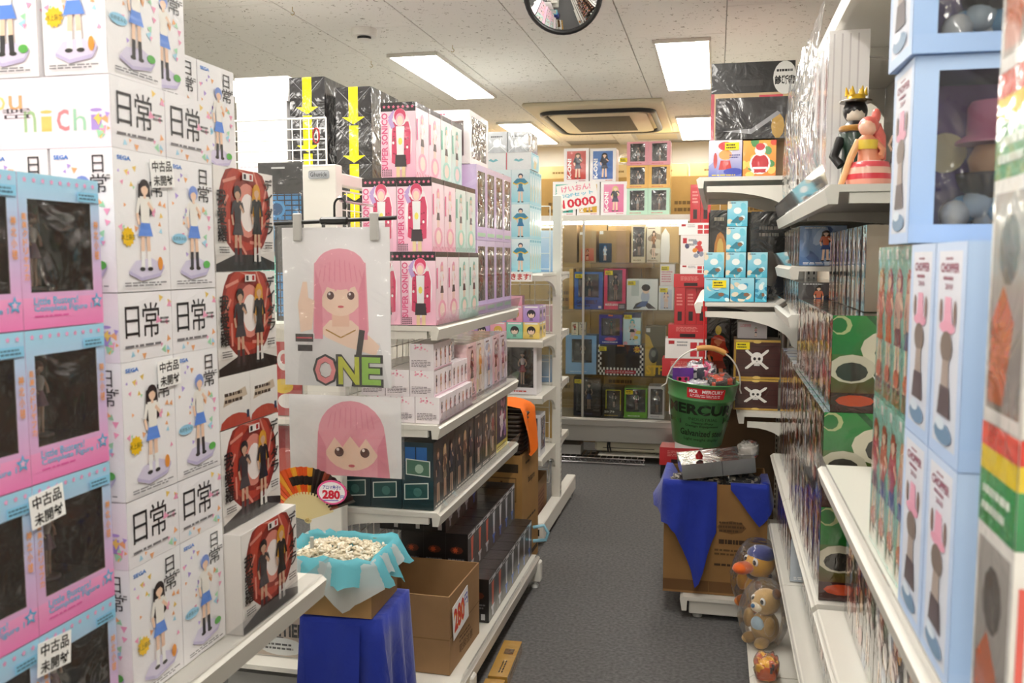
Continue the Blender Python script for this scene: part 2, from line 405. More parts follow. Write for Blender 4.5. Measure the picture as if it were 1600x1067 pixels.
# ceiling boards, 455 x 910, joints recessed
mb = MB(); mb.box(.0022, .0022, 0, .4528, .9078, .011, '#ffffff', .0015); tile = mb.mesh('ceiling_tile', 'ceiling_board')
for i in range(-9, 2):
    for j in range(-3, 10):
        x = .02+i*.455; y = -.6+j*.91+(.455 if i % 2 else 0)
        if x+.455 > XR+.3 or y+.91 > YB+.3 or x < XL-.2 or y < YF-.2: continue
        inst('ceiling_tile', tile, ceil, (x, y, CEIL))
# lamps
fr = MB(); LX, LY = .125, .62
for a in ((-LX-.012,-LY-.012,-LX,LY+.012), (LX,-LY-.012,LX+.012,LY+.012), (-LX,-LY-.012,LX,-LY), (-LX,LY,LX,LY+.012)): fr.box(a[0],a[1],-.018,a[2],a[3],-.0005,'#ffffff',.001)
frm = fr.mesh('lamp_frame', 'white_metal'); df = MB(); df.box(-LX,-LY,-.012,LX,LY,-.001); dfm = df.mesh('diffuser', 'lamp')
lampwords = {(-1.54,5.09): 'over the grey silver boxes', (-.185,5.09): 'between the round mirror and the tall black box',
             (-1.54,7.45): 'behind the silver boxes, beside the air conditioner', (-.185,7.45): 'beside the air conditioner, above the cartons'}
for x in (-2.89, -1.54, -.185):
    for y in (-1.97, .38, 2.73, 5.09, 7.45):
        if x < -2 and y > 6: pass
        w_ = lampwords.get((x, y), 'in a further row of the shop')
        t = thing('ceiling_light', 'long bright fluorescent ceiling light panel '+w_, 'ceiling light', (x, y, CEIL), 0, 'ceiling light panels')
        inst('frame', frm, t); inst('diffuser', dfm, t)
# smoke detector
t = thing('smoke_detector', 'round white smoke detector on the ceiling', 'smoke detector', (-1.60, 3.97, CEIL))
m = MB(); m.lathe([(.055,-.034),(.06,-.02),(.06,-.0005)], 24); m.build('base', 'white_plastic', t)
m = MB(); m.lathe([(.03,-.045),(.032,-.034)], 20, col='#202020'); m.build('sensor_ring', 'plain', t)
m = MB(); m.lathe([(.02,-.056),(.034,-.05),(.034,-.0455)], 20); m.build('cap', 'white_plastic', t)
for px, py in ((457, 22), (580, 104), (707, 80)):
    X, Y = PZ(px, py, CEIL-.03); m = MB()
    m.tube([(0,0,-.001),(0,0,-.018)]+[(.008*math.sin(a), 0, -.026+.008*math.cos(a)) for a in [k*PI/5 for k in range(0, 8)]], .0016, 6, '#b9a36a')
    o = m.build('ceiling_hook', 'vinyl', None, (X, Y, CEIL)); tag(o, 'small brass hook screwed into the ceiling boards', 'hook', 'ceiling hooks')
# air conditioner
t = thing('air_conditioner', 'beige ceiling cassette air conditioner with a dark outlet ring', 'air conditioner', (-.835, 6.75, CEIL))
m = MB(); m.box(-.47,-.72,-.03,.47,.72,-.0005,'#ffffff',.008); m.build('panel', 'ac_panel', t)
def rrect(a, b, r, n=6):
    o = []
    for cx, cy, s in ((a-r,b-r,0),(-a+r,b-r,1),(-a+r,-b+r,2),(a-r,-b+r,3)):
        for k in range(n+1): o.append((cx+r*math.cos(PI/2*(s+k/n)), cy+r*math.sin(PI/2*(s+k/n))))
    return o
m = MB(); m.tube([(x, y, -.034) for x, y in rrect(.385, .52, .12)], .022, 8, '#1b1b1b', closed=True); m.build('outlet_ring', 'black_plastic', t)
m = MB(); m.prism(rrect(.34, .47, .09), lambda a, b, q: (a, b, -.052 if q == 0 else -.031)); m.build('grille_frame', 'ac_panel', t)
for k in range(26):
    m = MB() if k == 0 else m
    if k == 0: m.box(-.22,-.006,-.058,.22,.006,-.0525,'#6d675a'); sl = m.mesh('grille_slat', 'plain')
    inst('grille_slat', sl, t, (0, -.34+k*.027, 0))
xa, ya = PZ(955, 200, CEIL); xb, yb = PZ(1045, 212, CEIL)
t = thing('ceiling_hatch', 'grey framed access hatch in the ceiling behind the air conditioner', 'hatch', (-.52, 7.86, CEIL))
m = MB()
for a in ((-.2,-.2,-.17,.2),(.17,-.2,.2,.2),(-.17,-.2,.17,-.17),(-.17,.17,.17,.2)): m.box(a[0],a[1],-.012,a[2],a[3],-.0005,'#8f8a7c')
m.build('hatch_frame', 'alu', t); m = MB(); m.box(-.169,-.169,-.008,.169,.169,-.0005); m.build('hatch_panel', 'ac_panel', t)
# convex mirror hung from the ceiling
t = thing('convex_mirror', 'round convex security mirror with a black rim under the ceiling', 'mirror', (-.545, 3.2, 2.425)); t.rotation_euler = (R(118), 0, R(6))
m = MB(); rows = [[(.128*s*math.cos(2*PI*k/40), .128*s*math.sin(2*PI*k/40), .03*(1-s*s)) for k in range(40)] for s in (1,.85,.68,.5,.32,.15,.01)]
m.grid(rows, closed=True); m.build('mirror_dome', 'mirror', t)
m = MB(); m.tube([(.131*math.cos(2*PI*k/40), .131*math.sin(2*PI*k/40), 0) for k in range(40)], .009, 8, closed=True); m.build('rim', 'black_plastic', t)
m = MB(); m.lathe([(.06,-.03),(.128,-.004)], 32); m.build('back_shell', 'black_plastic', t)
inv = t.rotation_euler.to_matrix().inverted(); a = inv @ Vector((0, .03, .108)); m = MB(); m.tube([(0,0,-.02), tuple(a)], .008, 8); m.build('stem', 'black_plastic', t)

# ================================================================== SHELVING
def shelf_part(parent, axis, a0, a1, back, front, z, name='shelf', m='white_metal', rail=True, lipz=.04):
    """deck with a slanted price lip. axis 'y': runs along Y, front/back are X; axis 'x': runs along X, front/back are Y"""
    s = 1 if front > back else -1; mb = MB()
    prof = [(back,z),(front,z),(front+s*.012,z-.010),(front+s*.004,z-lipz),(front-s*.016,z-lipz),(front-s*.018,z-.016),(back,z-.016)]
    if s < 0: prof = prof[::-1]
    if axis == 'y':
        mb.prism(prof, lambda a, b, q: (a, a1 if q == 0 else a0, b))
    else:
        mb.prism(prof, lambda a, b, q: (a0 if q == 0 else a1, a, b))
    o = mb.build(name, m, parent)
    if rail:
        mb = MB(); f0 = front+s*.006; f1 = front+s*.020
        P = lambda f, zz, c: (f, c, zz) if axis == 'y' else (c, f, zz)
        for d in (0, .0015):
            mb.face([P(f0+d,z+.001,a0), P(f0+d,z+.001,a1), P(f1+d,z+.045,a1), P(f1+d,z+.045,a0)])
        mb.build('price_rail', 'acrylic', o)
    return o
def bracket(parent, axis, pos, back, front, z, t=.016, drop=.12, m='white_metal'):
    """curved arm under a shelf end"""
    pts = [(0,z-.017),(1,z-.017),(1,z-.04)]
    for k in range(9):
        a = PI/2*k/8; pts.append((.92-.92*math.sin(a)*.92, z-.04-(drop-.04)*(1-math.cos(a))))
    pts.append((0, z-drop-.02))
    mb = MB(); L = lambda u: back+(front-back)*u
    if axis == 'y': mb.prism(pts, lambda u, zz, q: (L(u), pos+(t if q else 0), zz))
    else: mb.prism(pts, lambda u, zz, q: (pos+(t if q else 0), L(u), zz))
    return mb.build('bracket', m, parent)
def post(parent, x, y, z0, z1, w=.045, dpt=.045, face='F', name='post', slots=True):
    mb = MB(); mb.box(-w/2,-dpt/2,z0,w/2,dpt/2,z1,'#ebe8df',.003)
    if slots:
        z = z0+.06
        while z < z1-.05:
            for u in (-.010, .010):
                if face == 'F': mb.face([(u-.003,-dpt/2-.0006,z),(u+.003,-dpt/2-.0006,z),(u+.003,-dpt/2-.0006,z+.018),(u-.003,-dpt/2-.0006,z+.018)],'#2a2a28')
                if face == 'R': mb.face([(w/2+.0006,u-.003,z),(w/2+.0006,u+.003,z),(w/2+.0006,u+.003,z+.018),(w/2+.0006,u-.003,z+.018)],'#2a2a28')
            z += .03
    return mb.build(name, 'plain', parent, (x, y, 0))
def wire_grid(parent, f, W, Hh, n, k, r=.0022, name='wire_grid'):
    """welded grid n x k cells, f(u,v)->3D"""
    mb = MB()
    for i in range(n+1): mb.tube([f(W*i/n, 0), f(W*i/n, Hh)], r if 0 < i < n else r*1.6, 6, '#f4f3ee')
    for j in range(k+1): mb.tube([f(0, Hh*j/k), f(W, Hh*j/k)], r if 0 < j < k else r*1.6, 6, '#f4f3ee')
    return mb.build(name, 'plain', parent)

# --- A: near unit on the left
A = thing('gondola_shelf', 'white shelf unit carrying pink window boxes and white printed boxes', 'shelf unit', (0,0,0))
shelf_part(A, 'y', -.7, 1.80, -1.36, -.845, .80, lipz=.05)
shelf_part(A, 'y', -.7, 1.62, -1.36, -.86, .14, 'base_shelf', rail=False)
mb = MB(); mb.box(-1.385,-.7,.0,-1.362,1.80,2.0); mb.build('back_panel', 'white_metal', A)
for y in (-.7, .55, 1.78): post(A, -1.405, y, 0, 2.05, face='R')
mb = MB(); mb.box(-1.36,-.7,0,-.88,1.60,.098); mb.build('plinth', 'white_metal', A)
# --- B: unit in the middle, end towards the camera
B = thing('gondola_shelf', 'white double sided shelf unit carrying pink figure boxes and dark teal boxes', 'shelf unit', (0,0,0))
B0, B1 = 2.74, 3.93; BXF, BXS = -.875, -1.24
for z in (1.285, .962, .672):
    shelf_part(B, 'y', B0, B1, BXS+.01, BXF, z, lipz=.045)
    shelf_part(B, 'y', B0, B1, BXS-.01, -1.60 if z < 1.2 else -2.0, z, rail=False)
    for y in (B0+.002, B1-.02): bracket(B, 'y', y, BXS+.02, BXF-.03, z, drop=.07)
shelf_part(B, 'y', B0-.12, B1, BXS-.01, -.775, .15, 'base_shelf', lipz=.06)
shelf_part(B, 'y', B0-.12, B1, BXS-.012, -1.70, .15, 'base_shelf', rail=False)
mb = MB(); mb.box(-1.62,B0-.05,.035,-.86,B1-.02,.085); mb.build('plinth', 'grey_metal', B)
for y in (B0-.0, B1-.03):
    mb = MB(); mb.box(-.86,y,.03,-.755,y+.05,.125,'#ebe8df',.006); mb.lathe([(.018,0),(.018,.012),(.008,.014),(.008,.03)],14,(-.785,y+.025,0),'#d8d8d4'); mb.build('foot', 'plain', B)
p0 = post(B, BXS, B0-.035, .09, 1.80, .115, .05, slots=False); post(B, BXS, B1-.02, .09, 1.80, .06, .05, slots=False)
mb = MB(); mb.box(-.035,-.002,0,.035,.002,.026,'#b9bcc0',.004)
P = Paint(mb, lambda u, v, o: (-.035+u*.07, -.002-o, v*.026), .07, .026); P.txt('Gihumicle', .1, .25, .9, .8, '#44484c', .01)
o = mb.build('maker_badge', 'print', p0, (0, -.0265, 1.755)); o['label'] = 'small grey maker badge'
mb = MB(); mb.box(-.006,-.0006,0,.006,0,.012,'#1b1b1b'); mb.build('screw_hole', 'plain', p0, (.012, -.0252, 1.60))
mb = MB(); mb.box(BXS-.02,B0,1.745,BXS+.02,B1-.04,1.785,'#ebe8df',.003); mb.build('top_rail', 'plain', B)
wire_grid(B, lambda u, v: (BXS, B0+.02+u, .2+v), B1-B0-.1, 1.53, 16, 24, .002, 'back_grid')
# grid panel that stands on the unit, facing the camera
gx0, _ = PY(366, 200, 3.0); gx1, gz1 = PY(509, 184, 3.0)
t = thing('wire_grid_panel', 'white wire grid panel in front of the white cartons and arrow boxes', 'grid panel', (gx0, 3.0, 1.30))
wire_grid(t, lambda u, v: (u, 0, v), gx1-gx0, gz1-1.30, 11, 19, .0022, 'wires')
# --- C: unit across the aisle side, seen from its end
C = thing('gondola_shelf', 'white slotted post shelf unit with light blue boxes and cute figure cubes', 'shelf unit', (0,0,0))
CX1, CYS = -.885, 5.06
CZ = (1.425, 1.075, .775, .44)
for z in CZ:
    shelf_part(C, 'x', -2.2, CX1, CYS-.02, 4.62, z, rail=(z == CZ[1])); shelf_part(C, 'x', -2.2, CX1, CYS+.02, 5.48, z, rail=False)
    bracket(C, 'x', CX1-.018, CYS-.02, 4.66, z); bracket(C, 'x', CX1-.018, CYS+.02, 5.44, z)
post(C, CX1-.0, CYS, .02, 1.86, .05, .05, 'R'); post(C, -2.2, CYS, .02, 1.86, .05, .05, 'R')
mb = MB(); mb.box(CX1-.03,4.50,.03,CX1+.03,5.60,.125,'#ebe8df',.006); mb.box(CX1-.008,4.498,.055,CX1+.008,4.4995,.09,'#1d1d1d')
mb.lathe([(.02,0),(.02,.03)],12,(CX1,4.58,0),'#bdbdb8'); mb.lathe([(.02,0),(.02,.03)],12,(CX1,5.5,0),'#bdbdb8'); mb.build('foot_bar', 'plain', C)
wire_grid(C, lambda u, v: (-2.15+u, CYS, .2+v), 1.22, 1.6, 14, 18, .002, 'back_grid')
# --- D: far right unit
D = thing('gondola_shelf', 'white shelf unit with curved brackets carrying treasure chest boxes and blue cubes', 'shelf unit', (0,0,0))
DY0, DY1, DXF, DXS = 3.74, 5.35, -.075, .345
for z in (1.83, 1.325, .875):
    fx = DXF if z > 1 else .105
    shelf_part(D, 'y', DY0, DY1 if z > 1 else 4.52, DXS, fx, z, rail=False, lipz=.045)
    for y in ((DY0, 4.53) if z > 1 else (DY0,)): bracket(D, 'y', y+.001, DXS-.02, fx+.03, z-.02, drop=.15)
shelf_part(D, 'y', 4.56, DY1, DXS, DXF, .805, rail=False)
shelf_part(D, 'y', DY0-.05, DY1, DXS, -.11, .10, 'base_shelf', rail=False, lipz=.06)
mb = MB(); mb.box(-.085,DY0-.03,.022,.33,DY1,.085,'#e4e1d8',.004)
for xx in (-.05, .28): mb.lathe([(.02,0),(.02,.022)],12,(xx,DY0+.01,0),'#bdbdb8')
mb.build('plinth', 'plain', D)
for y in (DY0+.02, 4.55, DY1-.02): post(D, DXS+.022, y, 0, 2.2, .045, .04)
mb = MB(); mb.box(DXS+.025,DY0+.05,.1,DXS+.035,DY1,2.2,'#8e8c86'); mb.build('back_panel', 'plain', D)
# --- R: long unit on the right side, close to the camera
RX, RB = .235, .60
Ru = thing('gondola_shelf', 'long white shelf unit with slanted price rails along clear cased boxes', 'shelf unit', (0,0,0))
for y0, y1, zs in ((2.96, 3.66, (1.66, 1.478, 1.325, .73, .445)), (2.05, 2.955, (1.66, .73, .445)), (.55, 2.02, (1.055, .73, .445)), (-.7, .545, (1.055, .73, .445))):
    for z in zs: shelf_part(Ru, 'y', y0, y1, RB, RX, z, lipz=.042)
    shelf_part(Ru, 'y', y0, y1, RB, RX-.09 if y0 > 2 else RX-.03, .13, 'base_shelf', rail=False, lipz=.05)
    shelf_part(Ru, 'y', y0, y1, RB, .30, 2.15, 'top_shelf', rail=False)
    mb = MB(); mb.box(.22,y0,0,RB,y1,.078); mb.build('plinth', 'grey_metal', Ru)
    for y in (y0+.005, y1-.025):
        for z in zs[:1]: bracket(Ru, 'y', y, RB, RX+.04, z, drop=.08)
        bracket(Ru, 'y', y, RB, .385, 2.15, drop=.1)
mb = MB(); mb.box(RB+.003,-.7,.0,RB+.02,3.66,2.4,'#b5b3ac'); mb.build('back_panel', 'plain', Ru)
for y in (-.7, .55, 2.03, 2.95, 3.64): post(Ru, RB+.045, y, 0, 2.4, .04, .04)

# ================================================================== GOODS ON UNIT A (left, near)
STK = sticker_mesh(.062, .045, '#fdfdfb', ['中古品', '未開封'])
def add_sticker(me, x, y, z, rz=0):
    def f(o): inst('price_sticker', me, o, (x, y, z), (0, jit(.12), rz))
    return f
PAST = ['#f7a6c8', '#a9dcf2', '#f6d36b', '#b9a2e6', '#a6e0b8', '#f6b27a']
def confetti(P, r, n, u0=0, v0=0, u1=1, v1=1, s=.006):
    for _ in range(n):
        u, v = r.uniform(u0, u1), r.uniform(v0, v1); a = r.uniform(0, 6); q = s*r.uniform(.6, 1.4)
        P.poly([(u+math.cos(a+k*2.09)*q/P.w, v+math.sin(a+k*2.09)*q/P.h) for k in range(3)], r.choice(PAST))
def p_nichi(kind):
    def fn(P):
        r = random.Random(kind); P.rect(0,0,1,1,'#f3f1f3','#f8f8fa')
        confetti(P, r, 13, .06, .25, .4, .9, .0045); confetti(P, r, 8, .66, .3, .95, .66)
        P.txt('SEGA', .06, .925, .3, .955, '#2f7fd6', .03)
        P.txt('日', .68, .83, .86, .95, '#2b2b2f'); P.txt('常', .64, .69, .9, .82, '#2b2b2f')
        P.bars(.9, .78, .97, .82, 2, '#555555', r)
        if kind == 0:
            P.star(.2, .39, .016, '#f6c91e', 11, .8); P.txt('水上麻衣', .08, .365, .33, .41, '#4a3b10')
        else:
            P.ell(.2, .39, .16, .04, '#9ad3f0'); P.txt('長野原みお', .06, .375, .34, .405, '#41606e')
        P.poly([(.2,.15),(.42,.10),(.78,.13),(.86,.19),(.62,.24),(.32,.22)], '#d9d3ea'); P.poly([(.2,.15),(.42,.10),(.78,.13),(.86,.19),(.86,.165),(.78,.105),(.42,.075),(.2,.125)], '#c3bbdd')
        P.figure(.52, .14, .68, '#2a2326' if kind == 0 else '#7f9be0', '#f4f1ea', '#5f8fe6', sock='#f4f4f4' if kind == 0 else '#39393d', long=kind == 0, width=1.05)
        if kind == 0: P.ell(.78, .20, .05, .05, '#eb9a3c')
        else: P.ell(.78, .19, .08, .03, '#5fb653')
        P.bars(.1, .035, .9, .07, 2, '#77757a', r)
    fn.cols = ('#f3f1f3', '#f8f8fa'); return fn
def p_nichitop(P):
    r = random.Random(4); P.rect(0,0,1,1,'#f0eef1','#f6f5f8'); confetti(P, r, 8, .72, .1, .97, .95); confetti(P, r, 6, .06, .04, .9, .16)
    P.txt('日', .1, .34, .36, .8, '#26262a'); P.txt('常', .42, .32, .74, .84, '#26262a'); P.bars(.76, .5, .95, .62, 2, '#555555', r); P.bars(.08, .18, .9, .25, 1, '#77757a', r)
def p_nichiend(P):
    r = random.Random(9); P.rect(0,0,1,1,'#f0e6f0','#f5eff5')
    for i, (c, col) in enumerate(zip('nichi', ('#a9cf9a','#f2cf74','#e58d92','#a3dcb8','#b39ae0'))): P.txt(c, .30+i*.135, .24, .40+i*.135, .54, col)
    for i, (c, col) in enumerate(zip('ou', ('#f4dd8d','#f2b27c'))): P.txt(c, .04+i*.14, .56, .15+i*.14, .76, col)
    P.txt('日常', .12, .44, .36, .58, '#55505a', rot=1); confetti(P, r, 10, .9, .1, .99, .5)
def p_side(c0, c1):
    def fn(P): P.rect(0,0,1,1,c0,c1)
    return fn
def p_conf(c0, c1):
    def fn(P): P.rect(0,0,1,1,c0,c1); confetti(P, random.Random(5), 10, .1, .1, .9, .9, .005)
    return fn
NB = [carton(.134,.107,.216,'#f2f0f3',{'F':p_nichi(k),'L':p_nichi(1-k),'R':p_conf('#efe6f0','#f4eef6')},m='wrapped') for k in (0, 1)]
NT = carton(.134,.214,.106,'#f2f0f3',{'F':p_nichitop,'L':p_nichiend},m='wrapped')
AX = -.88; LN = ('white box printed with a schoolgirl figure, %s row of the stack beside pink window boxes', 'figure box', )
ROWN = ['bottom', 'second standing', 'third standing']
for lev, z in enumerate((.802, 1.126, 1.450)):
    for k in (0, 1):
        ex = add_sticker(STK, .05, -.0572, .188) if (k == 0 and lev > 0) else None
        faceX(NB[k], AX, 1.187+k*.1355, z, 'figure_box', 'white box with a %s haired girl, %s row, beside pink window boxes' % (('black', 'blue')[k], ROWN[lev]), 'box', group='white schoolgirl figure boxes', extra=ex)
        put(NB[k], 'figure_box', 'white schoolgirl box hidden behind the front box of its row', 'box', AX-.107/2-.112, 1.187+k*.1355+.067, z, PI/2, 'white schoolgirl figure boxes')
        faceX(NT, AX, 1.187+k*.1355, z+.2165, 'figure_box', 'white box lying with its lettered end out, above the %s row of standing boxes' % ROWN[lev], 'box', group='white lettered boxes lying on their backs')
# top of the stack
put(NB[1], 'figure_box', 'white schoolgirl box on the lying lettered boxes, its corner to the aisle', 'box', -.938, 1.256, 1.7745, PI/2+.01, 'white schoolgirl figure boxes', extra=None)
put(NB[0], 'figure_box', 'white schoolgirl box on the stack top behind the corner box, deeper on the shelf', 'box', -1.055, 1.256, 1.7745, PI/2, 'white schoolgirl figure boxes')
put(NB[1], 'figure_box', 'white box with a blue haired girl, last but one along the stack top', 'box', -.985, 1.398, 1.7745, PI/2, 'white schoolgirl figure boxes')
def p_redbox(P):
    r = random.Random(3); P.rect(0,0,1,1,'#e6e2dd','#efece8')
    P.ell(.5,.62,.44,.5,'#8e2a20',24); P.ell(.5,.64,.38,.44,'#b5402f',24); P.ell(.52,.62,.27,.34,'#8c2c22',20); P.ell(.53,.6,.2,.27,'#d9897a',20); P.ell(.54,.58,.13,.19,'#efe6e2',16)
    for k in range(9):
        a = k*.7; P.line(.5+.3*math.cos(a), .62+.34*math.sin(a), .5+.42*math.cos(a+.5), .62+.46*math.sin(a+.5), .006, '#d98c7c')
    P.rect(0,0,1,.16,'#1d1716','#241a18')
    P.poly([(0,.16),(0,.07),(.3,.16)], '#d8d2cc'); P.poly([(1,.2),(1,.08),(.7,.16)], '#d8d2cc')
    P.figure(.36,.05,.8,'#1f1c1e','#3a3438','#4b4448',skin='#c79f86',sock='#4a3a3c',long=False,width=1.1)
    P.figure(.68,.05,.84,'#d79a2a','#1c191b','#1c191b',skin='#d1a98c',sock='#d8d4d0',width=1.0,arm=0)
    for i, c in enumerate('デイダラ'): P.txt(c, .82, .82-i*.15, .97, .95-i*.15, '#1b1513', .02)
    for i, c in enumerate('我愛羅'): P.txt(c, .02, .62-i*.17, .17, .78-i*.17, '#1b1513', .02)
    P.rect(.44,.9,.62,.97,'#efeae6'); P.rect(.46,.91,.5,.96,'#222222'); P.rect(.56,.91,.6,.96,'#b02020')
    P.bars(.04,.17,.2,.24,3,'#3a3432',r); P.bars(.8,.22,.97,.3,3,'#3a3432',r)
def p_redtop(P):
    r = random.Random(6); P.rect(0,0,1,1,'#dedad6','#eceae6'); P.ell(.5,-.1,.6,.35,'#b04434',18)
    P.poly([(.1,.42),(.9,.55),(.84,.72),(.16,.6)], '#c9b9a4'); P.bars(.15,.45,.85,.7,2,'#4a3d34',r); P.rect(.86,.1,.94,.25,'#33405c')
RB_ = carton(.221,.13,.1905,'#d9d4cf',{'F':p_redbox,'L':p_side('#c8c2bd','#e2ded9')},m='wrapped')
RT_ = carton(.110,.2,.098,'#e4e0dc',{'F':p_redtop},m='wrapped')
y0 = 1.460
for z, xf, w_ in ((.802,-.845,'bottom of the stack, pulled forward to the shelf edge'), (.994,-.88,'below the two lying boxes'), (1.286,-.88,'above the two lying boxes'), (1.478,-.88,'top of the stack')):
    faceX(RB_, xf, y0, z, 'figure_box', 'red box with two dark figures, '+w_, 'box', group='red swirl figure boxes')
    put(RB_, 'figure_box', 'red swirl box standing behind the front one of its row', 'box', xf-.065-.133, y0+.1105, z, PI/2, 'red swirl figure boxes')
for k in (0, 1): faceX(RT_, -.88, y0+k*.111, 1.1865, 'figure_box', 'white box lying between the red swirl boxes with its end out', 'box', group='white lying boxes between red boxes')
put(NB[1], 'figure_box', 'white blue haired girl box on the red swirl boxes, ending the row', 'box', -1.045, 1.668, 1.6705, PI/2, 'white schoolgirl figure boxes')
put(NB[1], 'figure_box', 'white blue haired girl box with price sticker, on the red swirl boxes', 'box', -1.045, 1.530, 1.6705, PI/2, 'white schoolgirl figure boxes', extra=add_sticker(STK, -.02, -.0572, .178))
# pink and blue window boxes
def p_lb(P):
    P.rect(0,0,1,.2,'#f184c0','#f2a3d0')
    r = random.Random(2)
    for i in range(9): P.star(.08+i*.105, .955, .0042, '#f2a6cf', 5, .5)
    P.txt('Little Busters!', .12, .155, .66, .205, '#57c3e8', .012); P.txt('Complete Figure 1', .12, .10, .84, .15, '#57c3e8', .012); P.bars(.12,.07,.66,.09,1,'#e05aa6',r)
    P.star(.91, .16, .012, '#4fb0da'); P.star(.91,.16,.006,'#f6b8da')
    for i, c in enumerate('神北小毬'): P.txt(c, .905, .66-i*.07, .965, .72-i*.07, '#f0a45c', .02)
    for i, c in enumerate('能美クドリャフカ'): P.txt(c, .02, .70-i*.055, .075, .745-i*.055, '#f0a45c', .02)
    P.rect(.70,.845,.98,.91,'#8fd0f0'); P.bars(.72,.855,.96,.90,2,'#4e6f88',r)
p_lb.cols = ('#f29fd0', '#a5dcf5')
LB = carton(.152,.13,.201,'#f0bfe0',{'F':p_lb,'R':p_side('#f3b4da','#bfe4f6')},{'F':(.1,.235,.88,.835,.085,'#6b6358')},m='wrapped',fig=('#8b6a60','#e6e0dc','#b89aa8','#a79c96'))
for c in (0, 1, 2):
    for lev in range(4):
        ex = add_sticker(STK, -.055, -.0688, .17) if (c == 0 and lev < 2) or (c == 1 and lev == 2) else None
        faceX(LB, -.862, .976-c*.1535, .802+lev*.2025, 'window_box', ('pink and blue window box beside white schoolgirl boxes, %s of stack' % ('bottom', 'second from bottom', 'third from bottom', 'top')[lev]) if c == 0 else 'pink and blue window box in the stacks away from the white schoolgirl boxes', 'box', group='pink and blue window boxes', extra=ex)
faceX(LB, -.872, .80, 1.613, 'window_box', 'pink and blue window box crowning its stack, apart from the white boxes', 'box', group='pink and blue window boxes')

# ================================================================== GOODS ON UNIT B
def p_santa(v):
    bg0, bg1, jk, hr = (('#f4b9d0','#f7dbe6','#d8476c','#f4a9c0'), ('#bfe6da','#e4f4ee','#3a4350','#8fcfc4'))[v]
    def fn(P):
        r = random.Random(11); P.rect(0,0,1,1,bg0,bg1); P.rect(0,.88,1,1,'#1e171a')
        for i in range(7): P.star(.1+i*.135,.94,.006,'#e5718f')
        P.txt('SUPER SONICO', .02, .1, .2, .86, '#e05f8c' if v == 0 else '#3f9f8c', .03, rot=1)
        P.ell(.56,.5,.34,.4,'#fbeef3',16)
        P.poly([(.32,.60),(.36,.74),(.80,.74),(.86,.60),(.84,.18),(.68,.16),(.62,.5),(.5,.5),(.44,.16),(.30,.2)], jk)
        for _ in range(14):
            u = r.choice([r.uniform(.33,.44), r.uniform(.68,.82)]); P.ell(u, r.uniform(.22,.68), .03, .012, '#a92c4d' if v == 0 else '#20262e', 6)
        P.poly([(.44,.68),(.68,.68),(.66,.3),(.46,.3)], '#efeff0'); P.ell(.56,.48,.06,.05,'#eee36a',8)
        P.poly([(.42,.3),(.70,.3),(.74,.14),(.40,.14)], '#3b3136'); P.rect(.44,.0,.54,.14,'#e8cfa0'); P.rect(.60,.0,.70,.14,'#e8cfa0')
        P.line(.36,.66,.26,.78,.014,'#c3a3d8'); P.line(.26,.78,.42,.88,.014,'#c3a3d8')
        P.ell(.56,.80,.2,.12,'#f6f3f2'); P.ell(.56,.82,.17,.1,jk); P.ell(.56,.77,.13,.085,hr); P.ell(.56,.755,.09,.065,'#f6d9c6')
        P.ell(.36,.46,.03,.02,'#fbfbfb'); P.ell(.76,.40,.03,.02,'#fbfbfb')
        for i in range(5):
            for j in range(4): P.rect(.03+i*.06,.015+j*.025,.065+i*.06,.03+j*.025,'#3a1622')
    return fn
def p_santaside(v):
    def fn(P):
        r = random.Random(12+v); P.rect(0,0,1,1,('#f7cfdd','#cfece3')[v],('#fbe9f0','#eaf6f2')[v]); P.rect(0,.93,1,1,'#2a2024')
        P.figure(.5,.16,.72,('#f3a3bd','#7fbdb2')[v],'#efe6e8','#4a4046',width=.9); P.ell(.5,.2,.34,.14,('#f1a9c0','#a8dccd')[v],12); P.ell(.5,.2,.2,.1,'#f6ddd0',10)
        for i in range(8): P.line(.02+i*.12,.0,.1+i*.12,.07,.004,('#c24d70','#4f9a86')[v])
        P.rect(.04,.5,.14,.78,('#e86e9c','#53b8a0')[v])
    return fn
SB = [carton(.117,.13,.236,'#f3c6d6',{'F':p_santa(v),'R':p_santaside(v),'L':p_santaside(v)},m='wrapped') for v in (0, 1)]
SBr = [carton(.117,.13,.212,'#f3c6d6',{'F':p_santa(v),'R':p_santaside(v)},m='wrapped') for v in (0, 1)]
zr = (1.2875, 1.5245, 1.7615); nm = ('bottom', 'middle', 'top')
for lev in range(3):
    for col in range(2 if lev < 2 else 1):
        for q in range(4):
            y = 2.755+q*.133
            v = 1 if (q > 1) else 0
            x = -1.006+(.011 if lev == 0 else 0)-col*.119 + (.0 if lev < 2 else .06)
            if lev == 2: x = -1.058
            faceY(SB[v], x, y, zr[lev], 'figure_box', ('pink hooded girl figure box, %s row, its front facing the shelf end' % nm[lev]) if (q == 0) else ('%s hooded girl figure box behind the front ones, %s row' % (('pink', 'mint green')[v], nm[lev])), 'box', group='hooded girl figure boxes')
